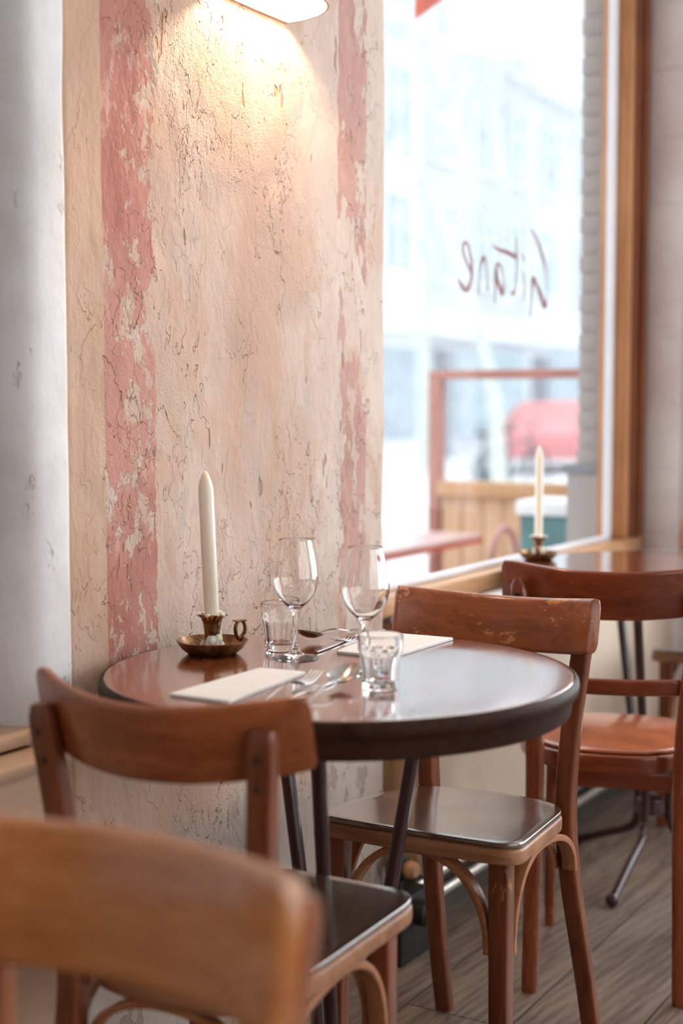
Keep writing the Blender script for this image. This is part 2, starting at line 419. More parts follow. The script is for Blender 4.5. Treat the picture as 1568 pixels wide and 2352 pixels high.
M['winpane'] = simple('hazed_far_glass', (.40, .47, .52), .2, nscale=2, namp=.15)  # paled so the colour carries the glare over far windows
M['vanred'] = simple('hazed_red_car_paint', (.68, .27, .27), .4, nscale=2, namp=.05)  # car red washed out with glare haze in the colour
M['vanglass'] = simple('dark_van_glass', (.14, .18, .20), .1, nscale=2)
M['tyre'] = simple('black_rubber', (.06, .06, .065), .7, nscale=9)
M['bike'] = simple('dark_bicycle_frame', (.12, .15, .17), .5, nscale=9)

# ------------------------------------------------------------------ the room
FZ = -.045
YW, YF = 1.485, 1.53          # pier face, face of the wall under the window
CEIL = 3.0
XE = 4.50                     # end wall
# floor
bm = bmesh.new(); boxmm(bm, (-2.6, -3.4, FZ-.05), (XE+.25, 1.72, FZ)); link('floor', bm, M['floor'], smooth=False, kind='structure')
bm = bmesh.new(); boxmm(bm, (-2.6, -3.4, CEIL), (XE+.25, 1.72, CEIL+.1)); link('ceiling', bm, M['ceiling'], smooth=False, kind='structure')
# plaster pier: undulating front face, irregular edges
def pier():
    bm = bmesh.new(); x0, x1 = 1.664, 2.688
    nx, nz = 96, 240; G = []
    for j in range(nz+1):
        z = FZ+(CEIL-FZ)*j/nz; row = []
        eL = .0020*mnoise.noise(Vector((3.1, 0, z*7))); eR = .0045*mnoise.noise(Vector((9.7, 0, z*6)))+.002*mnoise.noise(Vector((1.7, 0, z*22)))
        for i in range(nx+1):
            u = i/nx; x = x0+(x1-x0)*u + eL*(1-u)+eR*u
            y = YW + .0035*mnoise.noise(Vector((x*3, z*2.2, .3))) + .0016*mnoise.noise(Vector((x*11, z*8, 4)))
            ed = min(x-x0, x1-x)
            if ed < .012: y += .010*(1-max(ed, 0)/.012)**2
            row.append(bm.verts.new((x, y, z)))
        G.append(row)
    for j in range(nz):
        for i in range(nx): bm.faces.new((G[j][i], G[j][i+1], G[j+1][i+1], G[j+1][i]))
    for side in (0, nx):   # returns
        for j in range(nz):
            a, b = G[j][side], G[j+1][side]
            if j == 0: pa = bm.verts.new((a.co.x, 1.66, a.co.z))
            pb = bm.verts.new((b.co.x, 1.66, b.co.z)); bm.faces.new((a, b, pb, pa)); pa = pb
    return link('wall_left', bm, M['plaster'], angle=60, kind='structure')
pier()
# white-washed wall left of the pier, standing 12 mm proud with a softly rounded far corner
def whitewall():
    bm = bmesh.new()
    P = [(1.660, 1.66), (1.660, 1.476), (1.657, 1.470), (1.650, 1.467), (1.60, 1.466), (1.585, 1.468), (1.572, 1.476), (1.562, 1.49), (1.556, 1.51), (1.553, 1.66)]
    rows = []
    N = 120
    for j in range(N+1):
        z = .672+(CEIL-.672)*j/N
        rows.append([bm.verts.new((x+.002*mnoise.noise(Vector((x*9, y*9, z*6))), y+.0018*mnoise.noise(Vector((x*20, 2, z*9))), z)) for x, y in P])
    for A, B in zip(rows, rows[1:]):
        for k in range(len(P)-1): bm.faces.new((A[k], A[k+1], B[k+1], B[k]))
    return link('wall_left_whitewashed', bm, M['whiteplaster'], angle=50, kind='structure')
whitewall()
bxo('wall_left_corner', (-2.6, 1.60, FZ), (1.66, 1.70, CEIL), M['whiteplaster'], kind='structure')
bxo('wall_left_recess', (-2.6, 1.475, FZ), (1.662, 1.60, .655), M['plaster'], kind='structure')
bxo('trim_1', (-2.6, 1.445, .655), (1.662, 1.60, .672), M['boxpale'], bev=.003, kind='structure')
# wall below and above the window
bm = bmesh.new()
boxmm(bm, (2.68, YF, FZ), (XE+.05, 1.68, .685)); boxmm(bm, (2.68, YF, 2.72), (XE+.05, 1.68, CEIL)); boxmm(bm, (4.44, YF, .685), (XE+.05, 1.66, 2.72))
link('wall_window_side', bm, M['roomwall'], smooth=False, kind='structure')
# end wall with tall glazing
bm = bmesh.new()
boxmm(bm, (XE, 1.05, FZ), (XE+.2, 1.53, CEIL)); boxmm(bm, (XE, -3.4, FZ), (XE+.2, -2.9, CEIL))
boxmm(bm, (XE, -2.9, FZ), (XE+.2, 1.05, .45)); boxmm(bm, (XE, -2.9, 2.75), (XE+.2, 1.05, CEIL))
link('wall_end', bm, M['roomwall'], smooth=False, kind='structure')
bxo('wall_end_pier', (4.452, 1.392, FZ), (XE+.01, YF+.02, CEIL), M['paintbrick'], bev=.006, kind='structure')
bxo('trim_2', (XE-.012, 1.05, FZ), (XE+.0, 1.392, CEIL), M['whitepaint'], bev=.003, kind='structure')
# back and right walls (behind the viewer)
bm = bmesh.new()
boxmm(bm, (-2.7, -3.4, FZ), (-2.6, 1.7, CEIL))
link('wall_back', bm, M['darkwall'], smooth=False, kind='structure')
bm = bmesh.new()
boxmm(bm, (-2.7, -3.5, FZ), (XE+.2, -3.4, .6)); boxmm(bm, (-2.7, -3.5, 2.8), (XE+.2, -3.4, CEIL))
boxmm(bm, (-2.7, -3.5, .6), (-1.8, -3.4, 2.8)); boxmm(bm, (3.6, -3.5, .6), (XE+.2, -3.4, 2.8))
link('wall_right', bm, M['darkwall'], smooth=False, kind='structure')
# other windows: frames + panes
def window(name, plane, a0, a1, z0, z1, pos, n):
    def pt(a, b, z): return (b, a, z) if plane == 'X' else (a, b, z)
    bm = bmesh.new(); w = .035
    for k in range(n+1):
        a = a0+(a1-a0)*k/n; a = min(max(a, a0+w), a1-w)
        boxmm(bm, pt(a-w, pos-.03, z0), pt(a+w, pos+.03, z1), .004)
    boxmm(bm, pt(a0, pos-.03, z0), pt(a1, pos+.03, z0+.07), .004); boxmm(bm, pt(a0, pos-.03, z1-.07), pt(a1, pos+.03, z1), .004)
    fr = link(name, bm, M['framewood'], kind='structure')
    bm = bmesh.new(); boxmm(bm, pt(a0, pos-.003, z0), pt(a1, pos+.003, z1)); link('pane', bm, M['pane'], fr)
    return fr
window('window_2', 'X', -2.9, 1.05, .45, 2.75, XE+.1, 4)
window('window_fill', 'Y', -1.8, 3.6, .6, 2.8, -3.45, 5)  # unseen opening added so fill light comes from the right

# main window
GY = 1.572
wf = bpy.data.objects.new('window_1', None); COL.objects.link(wf); wf['kind'] = 'structure'
bxo('pane', (2.69, GY-.003, .735), (4.30, GY+.003, 2.72), M['pane'], wf)
bxo('sill_rail', (2.68, 1.500, .685), (4.45, 1.60, .730), M['sillwood'], wf, bev=.004)
bxo('glazing_bead', (2.68, 1.548, .7305), (4.285, 1.568, .745), M['white_strip'], wf, bev=.003)
bm = bmesh.new(); boxmm(bm, (4.240, 1.546, .745), (4.272, 1.568, 2.72), .004); link('upright_bead', bm, M['white_strip'], wf)
bm = bmesh.new()
boxmm(bm, (4.272, 1.518, .7305), (4.338, 1.60, 2.72), .005); boxmm(bm, (4.278, 1.506, .7305), (4.315, 1.53, 2.72), .006)
link('window_frame', bm, M['framewood'], wf)
bxo('rebate', (4.338, 1.535, .7305), (4.352, 1.60, 2.72), M['gap_shade'], wf)
bm = bmesh.new()
boxmm(bm, (4.352, 1.512, .7305), (4.395, 1.60, 2.72), .008); boxmm(bm, (4.395, 1.496, .7305), (4.440, 1.60, 2.72), .01)
link('casing', bm, M['framewood_dark'], wf)
bxo('head_rail', (2.68, 1.51, 2.66), (4.45, 1.60, 2.72), M['framewood'], wf, bev=.004)
# brick reveal outside
bxo('wall_outer_reveal', (4.34, 1.575, -.1), (4.56, 1.628, 3.2), M['render_grey'], kind='structure')
def jagged():
    bm = bmesh.new(); z = -.1; k = 0
    while z < 3.2:
        d = .007 if k % 2 else .0
        boxmm(bm, (4.342, 1.628, z), (4.78, 1.690+d*.6+random.uniform(-.001, .001), z+.055), .002)
        boxmm(bm, (4.346, 1.628, z+.055), (4.78, 1.685, z+.062)); z += .062; k += 1
    return link('wall_outer_brick', bm, M['brick'], kind='structure')
jagged()
bxo('wall_outer_plinth', (4.338, 1.575, -.1), (4.78, 1.725, .93), M['brick'], kind='structure')
bxo('trim_3', (4.332, 1.576, .93), (4.80, 1.742, .962), M['render_grey'], bev=.003, kind='structure')

# lettering on the glass (seen from behind, so mirrored)
H = 1.153; F = 3267.0; PIT = math.atan(246/3267.); YAW = math.radians(30.7)
cf = Vector((math.cos(YAW)*math.cos(PIT), math.sin(YAW)*math.cos(PIT), -math.sin(PIT))); cr_ = Vector((math.sin(YAW), -math.cos(YAW), 0)); cu = cr_.cross(cf)
CAM = Vector((0, 0, H))
def glass_pt(x, y, Y=GY):
    d = cf+cr_*((x-784)/F)+cu*((1176-y)/F); p = CAM+d*(Y/d.y); return p
def stroke(bm, pts):   # pts: crop x, crop y, width(px in crop)
    S = []
    raw = [Vector((1020+a/5.6, 480+b/5.6, w/5.6)) for a, b, w in pts]
    for q in spline(raw, 6): S.append((glass_pt(q.x, q.y), max(q.z*1.25, 1.9)*.00120))
    L = []; n = len(S)
    for i, (p, w) in enumerate(S):
        t = (S[min(i+1, n-1)][0]-S[max(i-1, 0)][0]); t.y = 0; t.normalize(); nm = Vector((-t.z, 0, t.x))
        # horizontal strokes are stretched by the oblique view, keep real widths
        ww = w*(1.0+.8*abs(nm.x))
        L.append((p+nm*ww/2, p-nm*ww/2))
    y0, y1 = GY+.0035, GY+.0045
    R = [[bm.verts.new((a.x, y0, a.z)), bm.verts.new((b.x, y0, b.z)), bm.verts.new((b.x, y1, b.z)), bm.verts.new((a.x, y1, a.z))] for a, b in L]
    for A, B in zip(R, R[1:]):
        for k in range(4): bm.faces.new((A[k], A[(k+1) % 4], B[(k+1) % 4], B[k]))
    bm.faces.new(R[0]); bm.faces.new(list(reversed(R[-1])))
let = thing('window_lettering', 'thin dark red handwritten word painted on the street window, read in reverse', 'lettering', (0, 0, 0))
LET = [
 [[(1130, 250, 9), (1190, 360, 26), (1250, 510, 32), (1310, 730, 30), (1335, 930, 12), (1334, 1130, 12), (1310, 1260, 46), (1265, 1140, 50), (1210, 990, 38), (1162, 890, 40), (1150, 1000, 26), (1140, 1180, 14), (1122, 1380, 16)]],
 [[(1020, 575, 10), (1052, 670, 16)], [(1033, 800, 8), (1046, 960, 13), (1040, 1170, 11)]],
 [[(640, 476, 14), (730, 525, 34), (840, 565, 42), (950, 625, 44)], [(938, 360, 8), (944, 500, 14), (950, 650, 18), (946, 820, 11), (932, 1000, 13), (905, 1090, 30), (876, 1072, 16)]],
 [[(665, 1210, 14), (672, 1060, 14), (676, 900, 34), (682, 760, 22), (706, 705, 26), (755, 760, 14), (784, 900, 10), (786, 1020, 18), (766, 1092, 34), (738, 1020, 44), (700, 900, 30), (678, 740, 22)]],
 [[(460, 1100, 10), (468, 900, 12), (486, 730, 14), (526, 620, 34), (556, 720, 18), (572, 860, 14), (580, 1050, 16)]],
 [[(196, 895, 14), (240, 985, 40), (300, 1040, 50), (350, 970, 32), (372, 830, 30), (366, 640, 26), (330, 470, 22), (292, 430, 28), (256, 480, 22), (272, 600, 20), (330, 730, 26), (366, 820, 30)]],
]
for strokes in LET:
    bm = bmesh.new()
    for s_ in strokes: stroke(bm, s_)
    link('letter', bm, M['lettering'], let, smooth=False)

# ------------------------------------------------------------------ radiator casing under the window, pipes
rc = thing('radiator_cover', 'beige boxed radiator cover with white shelf top under the big window', 'radiator cover', (0, 0, 0))
bxo('front_panel', (2.775, 1.418, .118), (4.46, 1.436, .672), M['beige'], rc, bev=.003)
bxo('end_panel', (2.742, 1.432, .118), (2.762, 1.528, .672), M['boardwood'], rc, bev=.002)
bxo('corner_post', (2.745, 1.411, .110), (2.775, 1.436, .672), M['beige'], rc, bev=.004)
bxo('shelf', (2.735, 1.405, .672), (4.46, 1.498, .685), M['whitepaint'], rc, bev=.003)
def pipe(a, b, r, label):
    t = bmesh.new(); tube(t, [a, b], r, 16, 0); o = link('heating_pipe', t, M['chrome']); return tag(o, label, 'pipe')
pipe((2.745, 1.440, .084), (4.42, 1.440, .084), .011, 'upper pale heating pipe running along the floor under the window')
pipe((2.745, 1.432, .040), (4.42, 1.432, .040), .012, 'lower pale heating pipe closest to the floorboards below the radiator cover')
bxo('pipe_gap_shade', (2.80, 1.47, FZ), (4.45, 1.528, .055), M['gap_shade'], kind='structure')  # dark strip painted as the shade behind the pipes
def valve(name, loc, label):
    t = thing(name, label, 'valve', loc)
    bm = bmesh.new(); lathe(bm, [(0, 0), (.026, 0), (.028, .006), (.028, .03), (.022, .036), (0, .036)], 24)
    bmesh.ops.rotate(bm, verts=bm.verts, cent=(0, 0, 0), matrix=Matrix.Rotation(PI/2, 3, 'X')); link('collar', bm, M['black'], t)
    bm = bmesh.new(); lathe(bm, [(0, -max(.0, loc[2]-.098)-.002), (.009, -max(.0, loc[2]-.098)-.002), (.009, 0), (0, 0)], 16, (0, -.018, 0)); link('stem', bm, M['black'], t)
    bm = bmesh.new(); lathe(bm, [(0, .03), (.014, .032), (.019, .040), (.020, .052), (.015, .062), (0, .066)], 24)
    bmesh.ops.rotate(bm, verts=bm.verts, cent=(0, 0, 0), matrix=Matrix.Rotation(PI/2, 3, 'X')); link('knob', bm, M['knob'], t)
    return t
valve('radiator_valve', (2.664, 1.455, .150), 'brown valve knob with black collar above the other, near the pier foot')
valve('radiator_valve', (2.660, 1.394, .062), 'brown valve knob on the dark block, lower and nearer the pipes')
bxo('valve_block', (2.60, 1.395, FZ), (2.735, 1.478, .100), M['black'], bev=.006); tag(bpy.data.objects['valve_block'], 'black metal block at the end of the heating pipes', 'pipe fitting')

# box at the left
pb = thing('pipe_casing', 'low pale boxed casing with flat top against the wall behind the near chairs', 'casing', (0, 0, 0))
bxo('front_panel', (-1.2, 1.385, FZ), (1.545, 1.403, .632), M['boxpale'], pb, bev=.003)
bxo('lid', (-1.2, 1.378, .632), (1.55, 1.472, .650), M['boxpale'], pb, bev=.004)
bxo('end_panel', (1.53, 1.403, FZ), (1.545, 1.472, .632), M['boxpale'], pb, bev=.002)

# ------------------------------------------------------------------ wall lamp
LX, LZ, LC, LR = 2.180, 1.868, .025, .1205
lamp = thing('wall_lamp', 'pink half-cone wall lamp glowing warm on the plaster above the table', 'wall lamp', (LX, YW, LZ))
def shade():
    bm = bmesh.new()
    def ring(r, c, z, ym):
        a0 = math.asin(min(1, c/r)); out = []
        for k in range(41):
            a = -a0 + (PI+2*a0)*k/40
            out.append((r*math.cos(a), min(-c-r*math.sin(a), ym), z))
        return out
    t = .004
    outer = [ring(LR*s, LC*s, z, -.001) for s, z in ((1, 0), (.99, .006), (.76, .10), (.54, .19), (.40, .25))]
    inner = [ring(LR*s-t, LC*s, z, -.001-t) for s, z in ((1, 0), (.99, .006), (.76, .10), (.54, .19), (.40, .246))]
    O = [[bm.verts.new(p) for p in r] for r in outer]
    for A, B in zip(O, O[1:]):
        for k in range(40): bm.faces.new((A[k], A[k+1], B[k+1], B[k]))
    bm.faces.new(O[-1])
    I = [[bm.verts.new(p) for p in r] for r in inner]
    for k in range(40): bm.faces.new((O[0][k], O[0][k+1], I[0][k+1], I[0][k]))
    link('shade', bm2(bm), M['shade_out'], lamp)
    b2 = bmesh.new(); I = [[b2.verts.new((p[0], p[1], p[2]+.0005)) for p in r] for r in inner]
    for A, B in zip(I, I[1:]):
        for k in range(40): b2.faces.new((A[k], A[k+1], B[k+1], B[k]))
    b2.faces.new(I[-1]); link('shade_lining', b2, M['shade_in'], lamp)
    # flat rim bar against the wall
    b3 = bmesh.new(); boxmm(b3, (-LR*.985, -.006, -.001), (LR*.985, 0.001, .009), .0015); link('wall_rim', b3, M['shade_out'], lamp)
def bm2(b): return b
shade()
bm = bmesh.new(); lathe(bm, [(0, -.024), (.012, -.021), (.021, -.010), (.024, 0), (.021, .012), (.013, .026), (.012, .05), (0, .05)], 24, (0, -.050, .088)); link('bulb', bm, M['bulb'], lamp)
bm = bmesh.new(); lathe(bm, [(0, .05), (.014, .05), (.014, .11), (0, .11)], 20, (0, -.046, .088)); link('socket', bm, M['whitepaint'], lamp)

# ------------------------------------------------------------------ tables
def cafe_table(loc, rz, label, feet):
    t = thing('cafe_table', label, 'table', (loc[0], loc[1], FZ), rz); U = .045
    bm = bmesh.new(); R = .36
    lathe(bm, [(0, .722), (R-.012, .722), (R-.004, .724), (R, .729), (R+.001, .738), (R-.001, .745), (R-.006, .7492), (R-.012, .750), (R*.7, .750), (R*.4, .750), (0, .750)], 128, (0, 0, U))
    link('tabletop', bm, M['tabletop'], t, angle=30)
    bm = bmesh.new(); lathe(bm, [(0, .695), (R-.03, .695), (R-.013, .695), (R-.009, .698), (R-.007, .712), (R-.006, .7215), (0, .7215)], 128, (0, 0, U)); link('apron', bm, M['table_edge'], t)
    bm = bmesh.new(); lathe(bm, [(R-.002, .7225), (R+.0022, .728), (R+.0032, .737), (R+.0020, .744), (R-.001, .7475), (R-.004, .7490)], 128, (0, 0, U)); link('edge_band', bm, M['table_edge'], t)
    for a in feet:
        c, s = math.cos(a), math.sin(a); bm = bmesh.new()
        tube(bm, [(c*.135, s*.135, .74), (c*.095, s*.095, .51), (c*.052, s*.052, .265)], .0115, 14, 6)
        tube(bm, [(c*.052, s*.052, .265), (c*.045, s*.045, .18), (c*.055, s*.055, .125), (c*.09, s*.09, .098), (c*.17, s*.17, .065), (c*.275, s*.275, .018)], .0115, 14, 8)
        leg = link('leg', bm, M['iron'], t)
        bm = bmesh.new(); bmesh.ops.create_uvsphere(bm, u_segments=18, v_segments=12, radius=.0165); bmesh.ops.translate(bm, verts=bm.verts, vec=(c*.277, s*.277, .0168)); link('ball_foot', bm, M['iron'], leg)
    bm = bmesh.new(); lathe(bm, [(.030, .16), (.037, .163), (.037, .197), (.030, .20), (.027, .195), (.027, .165), (.030, .16)], 28); link('hub', bm, M['iron'], t)
    bm = bmesh.new(); lathe(bm, [(0, .685), (.15, .685), (.15, .6945), (0, .6945)], 32, (0, 0, U)); link('mounting_plate', bm, M['iron'], t)
    return t
T1 = (1.845, 1.10)
cafe_table((*T1, 0), 0, 'round brown cafe table laid with glasses, candle and napkins beside the plaster wall', [math.radians(a) for a in (197, 77, 317)])
T2 = (3.465, 1.140)
cafe_table((*T2, 0), 0, 'farther round cafe table by the window, with only a candle standing on it', [math.radians(a) for a in (180, 63, -62)])

# ------------------------------------------------------------------ chairs, type A
def seat_outline(xf, xb, wf_, wb, rf=.045, rb=.07, bow=.03, n=8):
    """front edge at x=xf (half width wf_), back at xb (half width wb) bowed backwards."""
    C = [((xf, -wf_), rf), ((xf, wf_), rf), ((xb, wb), rb), ((xb, -wb), rb)]
    out = []
    for i, (p, r) in enumerate(C):
        p = Vector(p); a = (Vector(C[i-1][0])-p).normalized(); b = (Vector(C[(i+1) % 4][0])-p).normalized()
        s = p+a*r; e = p+b*r
        for k in range(n+1):
            t = k/n; out.append((s*(1-t)**2+p*2*t*(1-t)+e*t*t))
        nx = Vector(C[(i+1) % 4][0]); rn = C[(i+1) % 4][1]; e2 = nx+(p-nx).normalized()*rn
        m = 10
        for k in range(1, m): out.append(e+(e2-e)*k/m)
    res = []
    for v in out:
        x = v.x
        w = wb+(wf_-wb)*(v.x-xb)/(xf-xb)
        if x < xb+.10: x -= bow*(1-min(1, abs(v.y)/w)**2)*(1-(x-xb)/.10)
        if x > xf-.05: x += .010*(1-min(1, abs(v.y)/w)**2)
        res.append((x, v.y))
    return res
def arc_pts(p0, p1, ztop, zlow0, zlow1, e=2.6, n=28, inset=.0):
    """inverted-U path from p0 up to ztop and down to p1 (p0,p1 xy)."""
    out = []
    for k in range(n+1):
        a = PI*k/n; c = math.cos(a); s = math.sin(a)
        u = .5-.5*math.copysign(abs(c)**(2/e), c); zl = zlow0 if k < n/2 else zlow1
        z = zl+(ztop-zl)*abs(s)**(2/e)
        out.append((p0[0]+(p1[0]-p0[0])*u, p0[1]+(p1[1]-p0[1])*u, z))
    return out
def backrest(bm, xe, sag, half, z0, z1, th=.020, lean=.07, endcut=.0, n=36):
    zc = (z0+z1)/2; h = z1-z0; prof = rrect(h, th, th*.42, 3); R = []
    for i in range(n+1):
        y = -half+2*half*i/n; u = y/half
        off = sag*u*u; x = xe-sag+off; zo = off*lean; cut = endcut*max(0, (abs(u)-.86)/.14)**1.6
        dx = 2*sag*u/half   # slope dx/dy
        tn = Vector((dx, 1, 0)).normalized(); nm = Vector((1, -dx, 0)).normalized()
        up = Vector((-lean, 0, 1)).normalized()
        ring = []
        for a, b in prof:
            aa = a*(1-cut*(1 if a < 0 else .45))
            ring.append(bm.verts.new(Vector((x, y, zc+zo))+up*aa+nm*b))
        R.append(ring)
    m = len(prof)
    for A, B in zip(R, R[1:]):
        for k in range(m): bm.faces.new((A[k], A[(k+1) % m], B[(k+1) % m], B[k]))
    for ring, s_ in ((R[0], -1), (R[-1], 1)):   # soft end
        cen = sum((v.co for v in ring), Vector())/m
        in_ = [bm.verts.new(cen+(v.co-cen)*.80+Vector((0, s_*.004, 0))) for v in ring]
        for k in range(m):
            bm.faces.new((ring[k], ring[(k+1) % m], in_[(k+1) % m], in_[k]))
        bm.faces.new(in_)
def chair_a(loc, rz, label, mats, rest=(.700, .800), half=.192, sag=.075, lean=.23):
    t = thing('dining_chair', label, 'chair', (loc[0], loc[1], FZ), rz, 'wooden cafe chairs with plain seats')
    U = -FZ; my, mz, me_, mse = mats[:4]
    bm = bmesh.new(); backrest(bm, -.147, sag, half, rest[0]+U, rest[1]+U, lean=lean, endcut=.05, th=.022); link('backrest', bm, my, t)
    o = seat_outline(.187, -.150, .194, .152)
    def tilt(b_):
        for v in b_.verts: v.co.z += v.co.x*.0757
    bm = bmesh.new(); slab(bm, o, .418+U, .4450+U, .006, rings=1); tilt(bm); st = link('seat', bm, me_, t, angle=50)
    bm = bmesh.new()
    def sad(x, y, s): return -.005*math.exp(-((x+.02)**2/.012+y*y/.016))
    slab(bm, [(x*.993, y*.993) for x, y in o], .4452+U, .4545+U, .0030, top=sad, rings=12); tilt(bm); link('seat_panel', bm, mse, st, angle=60)
    ztop = rest[1]-.022+U
    for s in (-1, 1):
        P = [(-.290, s*.154, 0), (-.246, s*.149, .15), (-.195, s*.139, .34), (-.176, s*.136, .48), (-.180, s*.144, .63), (-.203, s*.161, ztop)]
        bm = bmesh.new(); pts = spline(P, 9)
        sc_ = [((.84+.30*math.exp(-((p.z-.48)/.16)**2)), 1.0) for p in pts]
        sc_[-1] = (.50, .75); sc_[-2] = (sc_[-2][0]*.88, .95)
        sweep(bm, pts, rrect(.032, .033, .006), side=(1, 0, 0), scales=sc_)
        lg = link('rear_leg', bm, mz, t)
        for zz in (ztop-.034, ztop-.070):
            q_ = min(pts, key=lambda p: abs(p.z-zz))
            bm = bmesh.new(); q = bmesh.ops.create_uvsphere(bm, u_segments=10, v_segments=6, radius=.0048)
            bmesh.ops.translate(bm, verts=q['verts'], vec=(q_.x-.0135, q_.y, zz)); link('screw', bm, M['screw'], lg)
        bm = bmesh.new()
        sweep(bm, [(.150, s*.148, .430+U), (.151, s*.149, .22+U), (.156, s*.152, 0)], rrect(.034, .034, .004), side=(1, 0, 0), scales=[1.0, .95, .84])
        link('front_leg', bm, mz, t)
        bm = bmesh.new(); pts = arc_pts((.130, s*.153), (-.160, s*.150), .4165+U, .265+U, .335+U, 2.3)
        for p_i, p_ in enumerate(pts): pts[p_i] = (p_[0], p_[1], p_[2]+p_[0]*.06)
        sweep(bm, pts, rrect(.026, .012, .003, 2), side=(0, 1, 0)); link('side_bracket', bm, mats[4], t)
    bm = bmesh.new(); pts = arc_pts((.152, -.129), (.152, .129), .4265+U, .275+U, .275+U, 2.2)
    sweep(bm, pts, rrect(.028, .012, .003, 2), side=(1, 0, 0)); link('front_bracket', bm, mats[4], t)
    bm = bmesh.new(); pts = arc_pts((-.165, -.118), (-.165, .118), .404+U, .32+U, .32+U, 2.2)
    sweep(bm, pts, rrect(.022, .011, .003, 2), side=(1, 0, 0)); link('rear_bracket', bm, mats[4], t)
    return t
r = math.radians
matsA = (M['wood_y_clean'], M['wood_z'], M['wood_edge'], M['seat'], M['wood_arch'])
c1 = chair_a((1.539, 1.080, 0), r(4), 'plain wooden chair with its back to the viewer, left of the laid table', matsA)
matsB = (M['wood_y'], M['wood_z'], M['wood_edge'], M['seat'], M['wood_arch'])
c2 = chair_a((2.185, 1.066, 0), r(181.5), 'wooden chair with scuffed backrest facing the viewer across the laid table, dark polished seat', matsB)
matsC = (M['wood_honey_y'], M['wood_honey_z'], M['wood_edge'], M['seat'], M['wood_arch'])
c3 = chair_a((.720, .742, 0), r(181.5), 'honey coloured chair blurred in the foreground at lower left corner', matsC, rest=(.664, .790), half=.180, sag=.060, lean=.16)
c5 = copy_tree(c2); c5.location = (4.05, 1.10, FZ); c5.rotation_euler.z = r(182)
c5['label'] = 'wooden chair mostly hidden beyond the farther table, at the right edge'

# ------------------------------------------------------------------ chair type B (leather seat)
def chair_b(loc, rz, label):
    t = thing('leather_seat_chair', label, 'chair', (loc[0], loc[1], FZ), rz)
    U = -FZ; my, mz = M['red_y'], M['red_z']
    bm = bmesh.new(); backrest(bm, -.128, .072, .214, .724+U, .826+U, th=.018, lean=.20, endcut=.16); link('backrest', bm, my, t)
    bm = bmesh.new(); backrest(bm, -.166, .020, .142, .573+U, .607+U, th=.016, lean=.1); link('lower_rail', bm, my, t)
    o = []
    for k in range(64):
        a = 2*PI*k/64; c, s = math.cos(a), math.sin(a); e = 2/2.7
        x = .195*math.copysign(abs(c)**e, c); y = .200*math.copysign(abs(s)**e, s); y *= 1-.16*max(0, -x/.195)
        o.append((x+.022, y))
    bm = bmesh.new(); slab(bm, o, .410+U, .447+U, .005, rings=1); sf = link('seat_frame', bm, my, t)
    ins = [(x*.93+.001, y*.93) for x, y in o]
    bm = bmesh.new(); slab(bm, ins, .4475+U, .456+U, .006, top=lambda x, y, s: .012*(1-s**2.2), rings=10); link('leather_pad', bm, M['leather'], t, angle=70)
    for s in (-1, 1):
        P = [(-.198, s*.150, 0), (-.188, s*.148, .18), (-.180, s*.146, .36), (-.174, s*.147, .50), (-.176, s*.158, .66), (-.188, s*.184, .805+U)]
        pts = spline(P, 9); bm = bmesh.new()
        sc_ = [.92+.10*math.exp(-((p.z-.48)/.2)**2) for p in pts]; sc_[0] = .82; sc_[-1] = .35; sc_[-2] = .78
        sweep(bm, pts, rrect(.036, .037, .0125, 4), side=(1, 0, 0), scales=sc_); lg = link('rear_leg', bm, mz, t)
        bm = bmesh.new(); q = bmesh.ops.create_uvsphere(bm, u_segments=10, v_segments=6, radius=.0052); bmesh.ops.translate(bm, verts=q['verts'], vec=(-.203, s*.181, .775+U)); link('screw', bm, M['screw'], lg)
        bm = bmesh.new(); sweep(bm, spline([(.165, s*.140, .411+U), (.167, s*.144, .25), (.188, s*.146, 0)], 5), rrect(.030, .030, .010, 3), side=(1, 0, 0), scales=[1-.25*k/10 for k in range(11)]); link('front_leg', bm, mz, t)
    bm = bmesh.new(); sweep(bm, [(.155, -.134, .310+U), (.155, 0, .313+U), (.155, .134, .310+U)], rrect(.036, .018, .004, 2), side=(0, 0, 1)); link('front_stretcher', bm, my, t)
    return t
c4 = chair_b((2.867, 1.030, 0), r(17), 'reddish brown chair with round tan leather seat, drawn up to the farther table')

# ------------------------------------------------------------------ tableware
TZ = .7502
def wine_glass_bm():
    bm = bmesh.new()
    out = [(0, 0), (.034, 0), (.0352, .0008), (.0345, .002), (.024, .0042), (.012, .008), (.0055, .015), (.0040, .03), (.0040, .062), (.0055, .074), (.012, .0825), (.022, .092), (.031, .105), (.0358, .121), (.0362, .134), (.0335, .155), (.0285, .178), (.0258, .190)]
    inn = [(.0255, .1903), (.0252, .190), (.0279, .178), (.0329, .155), (.0356, .134), (.0352, .121), (.0303, .1055), (.0211, .093), (.011, .0850), (.004, .0822), (0, .0818)]
    P = [Vector((a, b, 0)) for a, b in out]
    sm = [(p.x, p.y) for p in spline(P[:4], 2)][:-1]+[(p.x, p.y) for p in spline(P[3:], 5)]
    si = [(max(p.x, 0), p.y) for p in spline([Vector((a, b, 0)) for a, b in inn], 5)]
    sm[0] = (0, 0); si[-1] = (0, .082)
    lathe(bm, sm+si, 72); return bm
